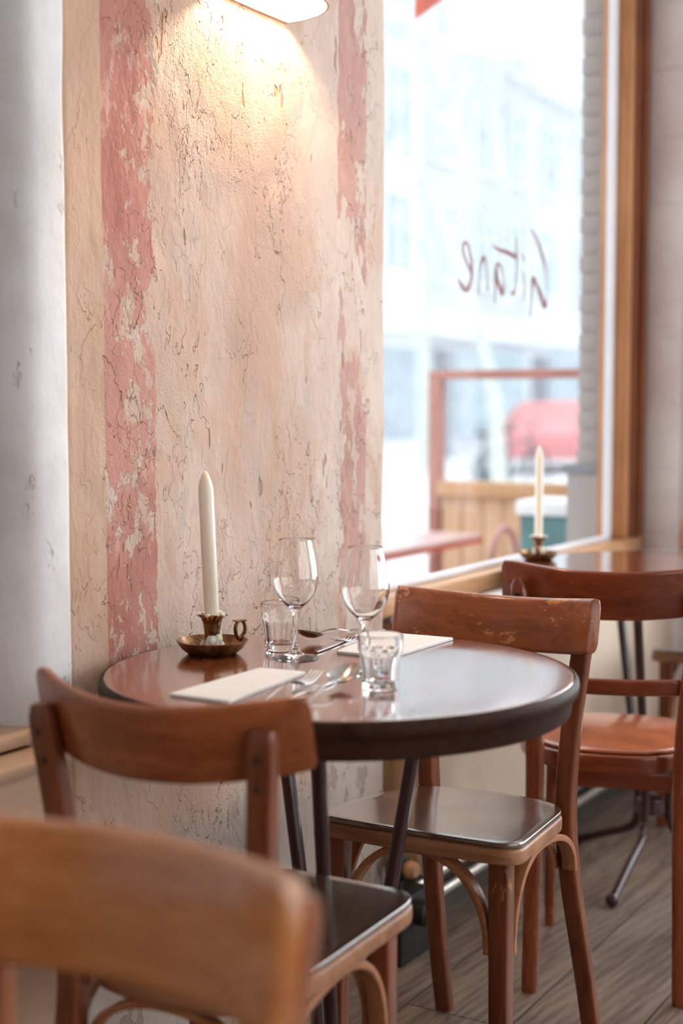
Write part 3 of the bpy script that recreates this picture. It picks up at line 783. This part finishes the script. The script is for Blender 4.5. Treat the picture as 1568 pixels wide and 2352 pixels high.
def tumbler_bm():
    bm = bmesh.new(); N = 9
    def facet(r, z, a):
        if z < .006 or z > .056 : return r
        k = math.sin((z-.006)/.05*PI)**.5 if z < .056 else 0
        u = ((a/(2*PI)*N) % 1)-.5
        fl = math.cos(PI/N)/math.cos(u*2*PI/N)      # 1 at the facet corners, less in the middle
        arch = 1 if z < .05 else max(0, 1-(z-.05)/.006)
        rr = r*(1-(1-fl)*2.0*k)
        groove = .0012*math.exp(-((abs(u)-.5)/.07)**2)*k
        return rr-groove+.0020*k
    out = [(0, .0), (.0215, .0), (.0240, .001), (.0245, .004)]+[(.0245+.0056*((z-.004)/.048)**1.05, z) for z in [.006+.0023*i for i in range(21)]]+[(.0312, .0545), (.0316, .0570), (.0318, .060), (.0320, .068), (.0324, .0775), (.0322, .0787)]
    inn = [(.0314, .0792), (.0304, .0785), (.0300, .07), (.0296, .058), (.0270, .045), (.0245, .025), (.0225, .0125), (.018, .010), (0, .0095)]
    prof = out+inn
    def mod(r, z, a): return r
    rings = []; n = 108
    for i, (rr, z) in enumerate(prof):
        if rr < 1e-6: rings.append([bm.verts.new((0, 0, z))]); continue
        f = facet if i < len(out) else mod
        rings.append([bm.verts.new((f(rr, z, 2*PI*k/n)*math.cos(2*PI*k/n), f(rr, z, 2*PI*k/n)*math.sin(2*PI*k/n), z)) for k in range(n)])
    for A, B in zip(rings, rings[1:]):
        for k in range(n):
            k2 = (k+1) % n
            if len(A) == 1: bm.faces.new((A[0], B[k], B[k2]))
            elif len(B) == 1: bm.faces.new((A[k], A[k2], B[0]))
            else: bm.faces.new((A[k], A[k2], B[k2], B[k]))
    return bm
w1 = link('wine_glass', wine_glass_bm(), M['glass'], angle=80); w1.location = (1.893, 1.209, TZ)
tag(w1, 'empty stemmed wine glass standing nearer the candle, in front of a tumbler', 'wine glass', 'wine glasses on the laid table')
w2 = w1.copy(); COL.objects.link(w2); w2.location = (1.842, 1.052, TZ); w2['label'] = 'empty wine glass right behind the near tumbler, seen against the window edge'
b1 = link('tumbler', tumbler_bm(), M['glass'], angle=35); b1.location = (1.945, 1.272, TZ)
tag(b1, 'small faceted water tumbler behind the left wine glass', 'tumbler', 'faceted tumblers on the laid table')
b2 = b1.copy(); COL.objects.link(b2); b2.location = (1.745, .972, TZ); b2.rotation_euler.z = .3; b2['label'] = 'faceted water tumbler nearest the viewer, at the middle of the table'

# candle holder + candle
def candlestick(loc, rz, lab_h, lab_c, tilt, waxy=True):
    t = thing('candle_holder', lab_h, 'candle holder', loc, rz, 'brass chamber candlesticks on the tables')
    bm = bmesh.new()
    lathe(bm, [(0, 0), (.036, 0), (.040, .001), (.050, .009), (.0555, .0175), (.0578, .0205), (.0582, .0222), (.0568, .0226), (.0545, .0195), (.049, .0115), (.040, .0055), (.02, .0045), (0, .0045)], 64); link('saucer', bm, M['brass'], t)
    bm = bmesh.new()
    def scal(r, z, a): return r*(1+(.10*math.cos(a*8) if z > .060 else 0))
    lathe(bm, [(0, .0046), (.019, .0048), (.018, .010), (.0125, .016), (.0120, .030), (.0135, .040), (.0150, .050), (.0180, .0585), (.0225, .0625), (.0235, .0640), (.0215, .0650), (.0160, .0615), (.0130, .0585), (0, .057)], 48, mod=scal); so = link('candle_socket', bm, M['brass'], t)
    bm = bmesh.new()
    a0 = r(-18)
    loop = [(.052+.014*math.sin(k/14*PI)*.9, 0, .018+.030*k/14) for k in range(15)]
    R = []
    L = [(.050, 0, .018), (.057, 0, .022), (.0635, 0, .030), (.0635, 0, .040), (.058, 0, .0475), (.050, 0, .0465), (.0455, 0, .038), (.046, 0, .028), (.0495, 0, .019)]
    sweep(bm, spline(L, 5), rrect(.009, .003, .001, 2), side=(0, 1, 0))
    box(bm, (.054, 0, .0485), (.020, .012, .0022), .0008)
    link('finger_loop', bm, M['brass'], t)
    if waxy:
        bm = bmesh.new()
        for k in range(9):
            a = r(200+k*22) if k < 6 else r(k*60); rr = .0125
            q = bmesh.ops.create_uvsphere(bm, u_segments=12, v_segments=8, radius=1)
            s_ = (.006+.002*(k % 3), .006, .009+.004*(k % 2)); zz = [.012, .018, .022, .014, .024, .010, .030, .026, .013][k]
            bmesh.ops.transform(bm, matrix=Matrix.Translation((rr*math.cos(a), rr*math.sin(a), zz)) @ Matrix.Diagonal((*s_, 1)), verts=q['verts'])
        q = bmesh.ops.create_uvsphere(bm, u_segments=16, v_segments=8, radius=1); bmesh.ops.transform(bm, matrix=Matrix.Translation((-.012, -.014, .007)) @ Matrix.Diagonal((.014, .010, .004, 1)), verts=q['verts'])
        link('wax_drips', bm, M['wax'], t); bm = bmesh.new()
        for a in (20, 75, 160, 220, 290):
            q = bmesh.ops.create_uvsphere(bm, u_segments=10, v_segments=8, radius=1); bmesh.ops.transform(bm, matrix=Matrix.Translation((.0215*math.cos(r(a)), .0215*math.sin(r(a)), .0645)) @ Matrix.Diagonal((.005, .005, .0032, 1)), verts=q['verts'])
        lathe(bm, [(.0165, .0622), (.0205, .0652), (.0222, .0658), (.0205, .0640)], 24)
        link('rim_wax', bm, M['wax'], t)
    ca = thing('candle', lab_c, 'candle', (loc[0], loc[1], loc[2]+.0578), rz, 'unlit tapered candles')
    ca.rotation_euler = tilt
    bm = bmesh.new(); lathe(bm, [(0, 0), (.0115, 0), (.0118, .01), (.0122, .10), (.0124, .205), (.0120, .212), (.0098, .222), (.0062, .232), (.0025, .2385), (0, .240)], 40); link('wax_body', bm, M['wax'], ca, angle=60)
    bm = bmesh.new(); tube(bm, [(0, 0, .238), (.0004, 0, .2435)], .0008, 6, 0); link('wick', bm, M['wick'], ca)
    return t, ca
tl = r(2.4)
candlestick((1.862, 1.350, TZ), r(-22), 'brown brass chamber candlestick with wax drips on the laid table', 'white unlit taper candle standing in front of the plaster wall', (0, 0, 0))
ca = bpy.data.objects['candle']; ca.rotation_mode = 'QUATERNION'
ca.rotation_quaternion = Matrix.Rotation(-tl, 3, cf).to_quaternion() if False else Matrix.Rotation(-tl, 3, Vector((math.cos(YAW), math.sin(YAW), 0))).to_quaternion()
h2, ca2 = candlestick((3.44, 1.445, TZ), r(200), 'blurred brass candlestick on the farther table near the window', 'white unlit taper candle seen against the window glass', (0, 0, 0))
for o_ in (h2, ca2): o_.scale = (.86, .86, 1.0)
h2.scale = (.9, .9, .95)
ca2.location.z = TZ+.0565

# napkins
def napkin(pts, label, layers=3):
    bm = bmesh.new()
    for k in range(layers):
        d = .0006*k; cx = sum(p[0] for p in pts)/4; cy = sum(p[1] for p in pts)/4; o = []
        for i, p in enumerate(pts):
            a = Vector(pts[i-1]); p = Vector(p); b = Vector(pts[(i+1) % 4]); rr = .004
            s = p+(a-p).normalized()*rr; e = p+(b-p).normalized()*rr
            for q in range(5):
                u = q/4; o.append(tuple((s*(1-u)**2+p*2*u*(1-u)+e*u*u)*(1-d*3)+Vector((cx, cy))*d*3))
            for q in range(1, 8): o.append(tuple(e+((b+(p-b).normalized()*rr)-e)*q/8))
        z = TZ+.0001+.0014*k
        slab(bm, o, z, z+.0013, .0005, top=lambda x, y, s: .0008*mnoise.noise(Vector((x*20, y*20, k)))*(1-s) , rings=5)
    return tag(link('napkin', bm, M['napkin'], angle=70), label, 'napkin', 'folded paper napkins')
napkin([(1.552, 1.098), (1.786, 1.122), (1.778, 1.200), (1.552, 1.200)], 'folded white napkin beside the fork at the near side of the table')
napkin([(1.965, 1.075), (2.180, 1.070), (2.172, 1.215), (1.962, 1.175)], 'folded white napkin behind the near tumbler, at the window side of the table')

# cutlery (local +x from handle end to tip)
def handle_pts(L, lift): return [(0, 0, .002), (.03, 0, .0035), (L*.55, 0, .006+lift), (L, 0, .006+lift*.6)]
def fork_bm():
    bm = bmesh.new()
    pts = spline([(0, 0, .0016), (.03, 0, .0030), (.075, 0, .0110), (.108, 0, .0125), (.126, 0, .0055)], 7); n = len(pts)
    sweep(bm, pts, rrect(.0018, 1, .0008, 2), side=(0, 0, 1), scales=[(1, .0105 if k < 3 else .0095-.005*min(1, (k-3)/14)) for k in range(n)]) if False else None
    R = []
    for k, p in enumerate(pts):
        u = k/(n-1); w = .0060-.0034*min(1, u/.55) if u < .8 else .0026+(u-.8)/.2*.0090
        if k == 0: w *= .7
        R.append([bm.verts.new(p+Vector((0, w, .0011))), bm.verts.new(p+Vector((0, -w, .0011))), bm.verts.new(p+Vector((0, -w*.9, -.0009))), bm.verts.new(p+Vector((0, w*.9, -.0009)))])
    for A, B in zip(R, R[1:]):
        for q in range(4): bm.faces.new((A[q], A[(q+1) % 4], B[(q+1) % 4], B[q]))
    bm.faces.new(R[0]); bm.faces.new(list(reversed(R[-1])))
    for j in range(4):
        y = -.0092+.00613*j
        tp = spline([(.123, y, .0058), (.140, y, .0035), (.160, y, .0062), (.184, y*.97, .0150)], 6); m = len(tp)
        sweep(bm, tp, rrect(.0022, .0030, .0009, 2), side=(0, 0, 1), scales=[1-.55*max(0, (k/m-.6))/.4 for k in range(m)])
    return bm
def spoon_bm():
    bm = bmesh.new()
    pts = spline([(0, 0, .0014), (.03, 0, .0030), (.075, 0, .0115), (.105, 0, .0130), (.124, 0, .0085)], 7); n = len(pts); R = []
    for k, p in enumerate(pts):
        u = k/(n-1); w = .0062-.0036*min(1, u/.6)
        if k == 0: w *= .7
        R.append([bm.verts.new(p+Vector((0, w, .0011))), bm.verts.new(p+Vector((0, -w, .0011))), bm.verts.new(p+Vector((0, -w*.9, -.0011))), bm.verts.new(p+Vector((0, w*.9, -.0011)))])
    for A, B in zip(R, R[1:]):
        for q in range(4): bm.faces.new((A[q], A[(q+1) % 4], B[(q+1) % 4], B[q]))
    bm.faces.new(R[0]); bm.faces.new(list(reversed(R[-1])))
    # bowl: egg-shaped shell
    rows = 10; nn = 40; shells = []
    for off in (0, .0011):
        S = []
        for j in range(rows+1):
            rho = 1-j/rows
            ring = []
            for k in range(nn):
                a = 2*PI*k/nn; x = math.cos(a); y = math.sin(a)
                ex = .034*x+.157; ey = .0225*y*(1-.16*x)
                dep = .0105*(1-rho*rho)
                zrim = .0105+.016*(x*.5+.5)
                ring.append(Vector((.155+(ex-.155)*rho, ey*rho, zrim*rho+(.0185)*(1-rho)-dep-off*(1 if rho < .99 else .2))))
            S.append(ring)
        shells.append(S)
    V = [[[bm.verts.new(p) for p in ring] for ring in S] for S in shells]
    for S in V:
        for A, B in zip(S[:-1], S[1:-1]):
            for k in range(nn): bm.faces.new((A[k], A[(k+1) % nn], B[(k+1) % nn], B[k]))
        bm.faces.new(S[-2])
        for v in S[-1]: bm.verts.remove(v)
    for k in range(nn): bm.faces.new((V[0][0][k], V[0][0][(k+1) % nn], V[1][0][(k+1) % nn], V[1][0][k]))
    return bm
def knife_bm():
    bm = bmesh.new()
    pts = [(0, 0, .0035), (.004, 0, .0035), (.04, 0, .0035), (.088, 0, .0035), (.094, 0, .0032)]
    sweep(bm, pts, rrect(.0062, .0135, .0022, 3), side=(0, 0, 1), scales=[.7, 1, .95, .85, .5])
    o = [(.090, -.0045), (.12, -.0085), (.16, -.0092), (.19, -.0070), (.202, 0.001), (.204, .0052), (.19, .0062), (.14, .0062), (.090, .0050)]
    top = [bm.verts.new((x, y, .0040)) for x, y in o]; bot = [bm.verts.new((x, y, .0026)) for x, y in o]
    n = len(o)
    for k in range(n): bm.faces.new((top[k], top[(k+1) % n], bot[(k+1) % n], bot[k]))
    bm.faces.new(top); bm.faces.new(list(reversed(bot))); return bm
def place(o, tail, tip, z, flip=False):
    dx, dy = tip[0]-tail[0], tip[1]-tail[1]
    o.location = (tail[0], tail[1], z); o.rotation_euler = (PI if flip else 0, 0, math.atan2(dy, dx))
fk = link('fork', fork_bm(), M['steel'], angle=60); tag(fk, 'steel fork lying beside the near napkin, tines upward', 'fork', 'forks on the laid table'); place(fk, (1.566, 1.066), (1.748, 1.080), TZ+.0012)
kn = link('knife', knife_bm(), M['steel'], angle=50); tag(kn, 'table knife with thick pale handle between the near fork and spoon', 'knife', 'table knives'); place(kn, (1.572, 1.041), (1.775, 1.060), TZ-.0008)
sp = link('spoon', spoon_bm(), M['steel'], angle=60); tag(sp, 'steel spoon with its bowl beside the near tumbler', 'spoon', 'spoons on the laid table'); place(sp, (1.585, 1.008), (1.772, 1.033), TZ+.0012)
fk2 = fk.copy(); COL.objects.link(fk2); fk2['label'] = 'dark reflecting fork lying behind the wine glasses, tips resting on its napkin'; place(fk2, (2.175, 1.205), (1.985, 1.196), TZ+.0056)
kn2 = kn.copy(); COL.objects.link(kn2); kn2['label'] = 'table knife with dark blade on the far side of the table behind the wine glasses'; place(kn2, (2.150, 1.235), (1.950, 1.208), TZ-.0008)
sp2 = sp.copy(); COL.objects.link(sp2); sp2['label'] = 'dark reflecting spoon between the wine glasses on the far side of the table'; place(sp2, (2.185, 1.265), (2.000, 1.270), TZ+.0012)

# ------------------------------------------------------------------ outside
GZ = -.12
bm = bmesh.new(); boxmm(bm, (-40, 1.75, GZ-.1), (90, 60, GZ)); boxmm(bm, (4.75, -60, GZ-.1), (90, 1.75, GZ)); boxmm(bm, (-40, -60, GZ-.1), (4.75, -3.52, GZ)); boxmm(bm, (-40, -3.52, GZ-.1), (-2.72, 1.75, GZ))
link('ground', bm, M['street'], smooth=False, kind='structure')
# terrace screen (perpendicular to the facade)
ts = thing('terrace_screen', 'red-brown timber terrace screen with glass above orange planks, outside the window', 'screen', (5.5, 2.3, GZ))
def L(a, b): return (a[0]-5.5, a[1]-2.3, a[2]-GZ), (b[0]-5.5, b[1]-2.3, b[2]-GZ)
YA, YB = 2.76, 1.74
for y0 in (YA, YB-.04):
    bm = bmesh.new(); boxmm(bm, *L((5.47, y0, GZ), (5.53, y0+.055, 1.262)), .004); link('post', bm, M['terr_red'], ts)
bm = bmesh.new(); boxmm(bm, *L((5.47, YB-.04, 1.262), (5.53, YA+.055, 1.30)), .004); link('top_rail', bm, M['terr_red'], ts)
bm = bmesh.new(); boxmm(bm, *L((5.45, YB+.015, .765), (5.55, YA, .828)), .004); link('middle_rail', bm, M['sillwood'], ts)
bm = bmesh.new()
for k in range(10): boxmm(bm, *L((5.485, YB+.02+.1*k, GZ+.03), (5.515, YB+.115+.1*k, .765)), .003)
link('plank_panel', bm, M['terr_plank'], ts)
bm = bmesh.new(); boxmm(bm, *L((5.497, YB+.015, .828), (5.503, YA, 1.262))); link('pane', bm, M['pane'], ts)
# red table
rt = thing('terrace_table', 'pale red metal terrace table just outside the window', 'table', (4.62, 2.50, GZ), 0)
bm = bmesh.new(); boxmm(bm, (-.62, -.055, .735), (.62, .40, .752), .004); link('tabletop', bm, M['red_top'], rt)
bm = bmesh.new(); boxmm(bm, (-.61, -.058, .715), (.615, .39, .734), .002); link('rim', bm, M['red_metal'], rt)
for sx in (-.55, .33):
    for sy in (0, .34):
        bm = bmesh.new(); tube(bm, [(sx, sy, 0), (sx, sy, .715)], .016, 12, 0); link('leg', bm, M['terr_red'], rt)
bm = bmesh.new(); boxmm(bm, (-.55, -.01, .56), (.33, .01, .60), .003); link('crossbar', bm, M['red_metal'], rt)
# tube chair
ch = thing('terrace_chair', 'pale red tubular terrace chair with rounded back in front of the planks', 'chair', (4.95, 2.22, GZ), r(-90))
bm = bmesh.new(); tube(bm, [(0, .12, 0), (0, .12, .60), (0, .10, .74), (0, .035, .80), (0, -.035, .80), (0, -.10, .74), (0, -.12, .60), (0, -.12, 0)], .013, 12, 6); link('back_frame', bm, M['pink_metal'], ch)
bm = bmesh.new(); boxmm(bm, (-.20, -.12, .43), (.0, .12, .45), .005); link('seat', bm, M['pink_metal'], ch)
for sy in (-.11, .11):
    bm = bmesh.new(); tube(bm, [(-.19, sy, 0), (-.19, sy, .43)], .012, 10, 0); link('front_leg', bm, M['pink_metal'], ch)
# planter with white top
pl = thing('planter_bin', 'dark teal bin with a white lid by the brick jamb outside', 'bin', (4.80, 1.93, GZ), 0)
bm = bmesh.new(); boxmm(bm, (-.12, -.11, 0), (.12, .11, .88), .01); link('body', bm, M['teal'], pl)
bm = bmesh.new(); boxmm(bm, (-.135, -.125, .88), (.135, .125, .935), .012); link('lid', bm, M['whitepaint'], pl)
# awning
aw = thing('awning', 'white canvas awning over the street window', 'awning', (4.6, 1.70, 2.4), 0)
def canopy():
    bm = bmesh.new()
    o = [(-.62, .0, .22), (-.05, .53, .0), (.16, .44, .0), (.9, .0, .22)]
    o = [(-.9, 0, .30), (-.035, .50, .03), (.165, .415, 0), (.0, .0, .0), ]
    t = [bm.verts.new(p) for p in [(-.30, 0, .42), (-.30, .46, .10), (-.035, .54, .0), (.165, .44, 0), (.42, .0, .02), (.42, 0, .44)]]
    bm.faces.new(t)
    for a_, b_ in ((1, 2), (2, 3), (3, 4)):   # hanging valance along the front edges
        va, vb = t[a_], t[b_]; lo = [bm.verts.new(v.co+Vector((0, 0, -.015))) for v in (va, vb)]
        bm.faces.new((va, vb, lo[1], lo[0]))
    return bm
link('canopy', canopy(), M['canvas'], aw, smooth=False)
bm = bmesh.new(); tube(bm, [(-.28, -.04, .36), (-.30, .44, .08)], .012, 10, 0); link('arm', bm, M['whitepaint'], aw)
# red-orange cloth pennant
bm = bmesh.new()
pt_ = thing('pennant', 'red-orange cloth pennant corner hanging outside at the top of the window', 'pennant')
pp = [glass_pt(955, 44, 2.0), glass_pt(1022, -4, 2.0), glass_pt(1030, -60, 2.0), glass_pt(962, -60, 2.0)]
A = [bm.verts.new(p) for p in pp]; B = [bm.verts.new(p+Vector((0, .006, 0))) for p in pp]
bm.faces.new(A); bm.faces.new(list(reversed(B)))
for k in range(4): bm.faces.new((A[k], A[(k+1) % 4], B[(k+1) % 4], B[k]))
link('cloth', bm, M['orange_cloth'], pt_, smooth=False)
q1 = (pp[2]+pp[3])/2; bm = bmesh.new(); tube(bm, [(q1.x-.25, 1.69, q1.z+.12), (q1.x-.16, q1.y, q1.z), (pp[2].x+.03, q1.y, q1.z)], .008, 10, 0); link('pole', bm, M['whitepaint'], pt_)

def far(u, y): # direction helper: point at ground distance along column u on plane Y=y
    d = cf+cr_*((u-784)/F); d.z = 0; return CAM.xy.to_3d()+d*(y/d.y)
# trees
def tree(base, h, r0, label, seed):
    random.seed(seed); t = thing('street_tree', label, 'tree', base, 0, 'bare street trees')
    bm = bmesh.new()
    def branch(p, d, ln, r_, lev):
        pts = [p]; q = p.copy(); dd = d.copy()
        for k in range(5):
            dd = (dd+Vector((random.uniform(-.16, .16), random.uniform(-.16, .16), random.uniform(-.03, .13)))).normalized(); q = q+dd*ln/5; pts.append(q.copy())
        sweep(bm, pts, circ(r_, 7), scales=[1-.09*k for k in range(6)])
        if lev:
            for k in range(3 if lev > 1 else 2):
                i = random.randint(2, 5); a = random.uniform(0, 2*PI)
                nd = (dd+Vector((math.cos(a), math.sin(a), .25))*.75).normalized(); branch(pts[i], nd, ln*random.uniform(.55, .8), r_*.55, lev-1)
    branch(Vector((0, 0, 0)), Vector((0, 0, 1)), h*.45, r0, 0)
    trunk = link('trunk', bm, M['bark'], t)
    bm = bmesh.new(); top = Vector((0, 0, h*.42))
    for k in range(5):
        a = k*1.3+.4; branch(top+Vector((0, 0, -.25*k)), Vector((math.cos(a)*.7, math.sin(a)*.7, 1)).normalized(), h*.4, r0*.42, 3)
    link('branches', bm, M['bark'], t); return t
p = far(1152, 5.6); tree((p.x, p.y, GZ), 7.6, .080, 'pale grey bare tree trunk straight behind the painted lettering', 3)
p = far(985, 12.2); tree((p.x, p.y, GZ), 9.5, .12, 'farther bare street tree left of the lettering, its twigs before the facades', 11)
# houses: each its own width, storeys and colour
HY = 15.5; x = 19.0; specs = [(5.6, 'house0', 3, 4, 'pale stone house front nearest across the street, left of the lettering'), (5.2, 'house2', 2, 4, 'white stucco house with two wide window bays, second along the street'), (6.2, 'house1', 3, 4, 'greyish brick house front behind the first tree trunk'),
     (5.4, 'house0', 2, 4, 'pale stone house with two bays right of the lettering'), (6.4, 'house2', 3, 4, 'white house front farthest up the street beside the brick jamb')]
wbm = bmesh.new(); boxmm(wbm, (-.5, -.10, 0), (.5, -.02, .09)); boxmm(wbm, (-.5, -.08, 1.81), (.5, -.02, 1.9)); boxmm(wbm, (-.5, -.08, 0), (-.42, -.02, 1.9)); boxmm(wbm, (.42, -.08, 0), (.5, -.02, 1.9)); boxmm(wbm, (-.04, -.08, 0), (.04, -.02, 1.9)); boxmm(wbm, (-.5, -.08, 1.2), (.5, -.02, 1.28))
proto_w = link('window', wbm, M['winframe'], smooth=False)
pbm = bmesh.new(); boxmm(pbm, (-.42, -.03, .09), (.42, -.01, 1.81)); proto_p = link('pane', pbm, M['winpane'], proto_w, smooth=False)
first = True
for (w, mk, nc, nf, lab) in specs:
    t = thing('row_house', lab, 'house', (x+w/2, HY, GZ), 0); nf = 2 if w < 5.5 else 3; hh = 4.3+2.8*nf-.3
    bm = bmesh.new(); boxmm(bm, (-w/2, 0, 0), (w/2-.02, 6, hh)); link('facade', bm, M[mk], t, smooth=False)
    bm = bmesh.new(); boxmm(bm, (-w/2, -.3, hh), (w/2-.02, 6, hh+.35), .03); link('cornice', bm, M['house2'], t, smooth=False)
    bm = bmesh.new(); boxmm(bm, (-w/2+.1, -.22, 2.9), (w/2-.1, .0, 3.5), .02); link('shop_fascia', bm, M['house2'], t, smooth=False)
    for c_ in range(nc):
        for f_ in range(nf):
            if first: wo, po = proto_w, proto_p; first = False
            else:
                wo = proto_w.copy(); COL.objects.link(wo); po = proto_p.copy(); COL.objects.link(po); po.parent = wo
            wo.parent = t; wo.location = (-w/2+w*(c_+.5)/nc, 0, 4.2+2.8*f_); wo.scale = (1.1 if nc == 3 else 1.4, 1, 1)
    bm = bmesh.new(); boxmm(bm, (-w/2+.3, -.06, 0), (-w/2+1.4, .0, 2.6), .01); link('door', bm, M['render_grey'], t, smooth=False)
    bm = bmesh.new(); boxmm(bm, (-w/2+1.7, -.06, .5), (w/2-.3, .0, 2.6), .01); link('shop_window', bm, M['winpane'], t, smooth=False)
    x += w
# van
p = far(1308, 10.5)
vn = thing('hatchback_car', 'red car parked across the street, low beside the brick jamb', 'car', (p.x, p.y, GZ), r(4)); vn.scale = (.95, .95, .76)
bm = bmesh.new()
side = [(-2.3, .35), (-2.35, .9), (-2.1, 1.15), (-1.5, 1.28), (-.95, 1.75), (1.9, 1.8), (2.1, 1.7), (2.2, .35)]
A = [bm.verts.new((a, -.85, z)) for a, z in side]; B = [bm.verts.new((a, .85, z)) for a, z in side]; bm.faces.new(A); bm.faces.new(list(reversed(B)))
for k in range(8): bm.faces.new((A[k], A[(k+1) % 8], B[(k+1) % 8], B[k]))
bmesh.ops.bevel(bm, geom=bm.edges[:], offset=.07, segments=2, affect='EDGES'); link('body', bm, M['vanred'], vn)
bm = bmesh.new(); boxmm(bm, (-1.0, -.865, 1.2), (1.8, -.84, 1.62), .03); link('side_windows', bm, M['vanglass'], vn)
bm = bmesh.new(); boxmm(bm, (-2.05, -.87, 1.12), (1.9, -.84, 1.17), .01); link('side_stripe', bm, M['whitepaint'], vn)
for sx in (-1.4, 1.35):
    bm = bmesh.new(); lathe(bm, [(0, -.09), (.2, -.09), (.31, -.08), (.33, -.05), (.33, .05), (.31, .08), (0, .08)], 28); bmesh.ops.rotate(bm, verts=bm.verts, cent=(0, 0, 0), matrix=Matrix.Rotation(PI/2, 3, 'X')); bmesh.ops.translate(bm, verts=bm.verts, vec=(sx, -.83, .33)); link('wheel', bm, M['tyre'], vn)
# bicycles
def bicycle(u, y, label, rz):
    p = far(u, y); t = thing('bicycle', label, 'bicycle', (p.x, p.y, GZ), rz, 'bicycles parked across the street')
    for sx in (-.52, .52):
        bm = bmesh.new(); pts = [(sx+.33*math.cos(a*PI/12), 0, .345+.33*math.sin(a*PI/12)) for a in range(24)]
        prof = circ(.016, 8); R = []
        for a in range(24):
            an = a*PI/12; R.append([bm.verts.new((sx+(.33+q[0])*math.cos(an), q[1], .345+(.33+q[0])*math.sin(an))) for q in prof])
        for a in range(24):
            for k in range(8): bm.faces.new((R[a][k], R[a][(k+1) % 8], R[(a+1) % 24][(k+1) % 8], R[(a+1) % 24][k]))
        for a in range(0, 12): tube(bm, [(sx+.32*math.cos(a*PI/12), 0, .345+.32*math.sin(a*PI/12)), (sx-.32*math.cos(a*PI/12), 0, .345-.32*math.sin(a*PI/12))], .0025, 5, 0)
        link('wheel', bm, M['tyre'], t)
    bm = bmesh.new()
    for a, b in (((-.52, 0, .345), (-.08, 0, .30)), ((-.52, 0, .345), (-.22, 0, .78)), ((-.08, 0, .30), (-.25, 0, .92)), ((-.08, 0, .30), (.36, 0, .72)), ((-.22, 0, .78), (.34, 0, .80)), ((.52, 0, .345), (.32, 0, .98))): tube(bm, [a, b], .016, 8, 0)
    link('frame', bm, M['bike'], t)
    bm = bmesh.new(); box(bm, (-.26, 0, .94), (.24, .14, .05), .02); link('saddle', bm, M['tyre'], t)
    bm = bmesh.new(); tube(bm, [(.22, -.27, 1.02), (.33, -.12, 1.04), (.34, 0, 1.0), (.33, .12, 1.04), (.22, .27, 1.02)], .013, 8, 5); link('handlebar', bm, M['bike'], t)
bicycle(1120, 7.0, 'dark bicycle parked left of the other one, beneath the tree', r(12))
bicycle(1185, 7.7, 'dark bicycle parked right of the tree, next to the red car', r(-8))

# ------------------------------------------------------------------ light
w = bpy.data.worlds.new('sky'); sc.world = w; w.use_nodes = True; nt = w.node_tree; nt.nodes.clear()
o_ = nt.nodes.new('ShaderNodeOutputWorld'); bg = nt.nodes.new('ShaderNodeBackground'); tc = nt.nodes.new('ShaderNodeTexCoord'); sx = nt.nodes.new('ShaderNodeSeparateXYZ'); mr = nt.nodes.new('ShaderNodeMapRange')
nt.links.new(tc.outputs['Generated'], sx.inputs[0]); nt.links.new(sx.outputs[2], mr.inputs[0]); mr.inputs[1].default_value = 0; mr.inputs[2].default_value = .8; mr.inputs[3].default_value = 1.44; mr.inputs[4].default_value = 2.8
bg.inputs[0].default_value = (.86, .94, 1.0, 1); nt.links.new(mr.outputs[0], bg.inputs[1]); nt.links.new(bg.outputs[0], o_.inputs[0])
def area(name, loc, rot, sx_, sy_, power, col):
    l = bpy.data.lights.new(name, 'AREA'); l.shape = 'RECTANGLE'; l.size = sx_; l.size_y = sy_; l.energy = power; l.color = col
    o = bpy.data.objects.new(name, l); COL.objects.link(o); o.location = loc; o.rotation_euler = rot; return o
area('daylight_end_window', (XE+.26, -.92, 1.6), (0, r(90), 0), 2.2, 3.8, 125, (.90, .95, 1.0))
area('fill_right_window', (.9, -3.56, 1.7), (r(90), 0, 0), 5.2, 2.1, 62, (1, .93, .86))  # warm fill lamp added outside the added right-hand opening

# ------------------------------------------------------------------ camera
cd = bpy.data.cameras.new('camera'); cam = bpy.data.objects.new('camera', cd); COL.objects.link(cam)
cam.matrix_world = Matrix.Translation(CAM) @ Matrix((cr_, cu, -cf)).transposed().to_4x4()
cd.sensor_fit = 'HORIZONTAL'; cd.sensor_width = 24; cd.lens = 24*F/1568
cd.dof.use_dof = True; cd.dof.focus_distance = 2.46; cd.dof.aperture_fstop = 1.95; cd.clip_start = .02
sc.camera = cam
sc.view_settings.view_transform = 'Standard'; sc.view_settings.look = 'None'; sc.view_settings.gamma = 1; sc.view_settings.use_curve_mapping = False
sc.view_settings.exposure = 0.0
sc.cycles.use_denoising = True
sc.cycles.max_bounces = 9; sc.cycles.diffuse_bounces = 3; sc.cycles.glossy_bounces = 4; sc.cycles.transmission_bounces = 9; sc.cycles.transparent_max_bounces = 10
sc.cycles.use_adaptive_sampling = True; sc.cycles.adaptive_threshold = .08; sc.cycles.adaptive_min_samples = 12; sc.cycles.use_light_tree = False; sc.cycles.sample_clamp_indirect = 6
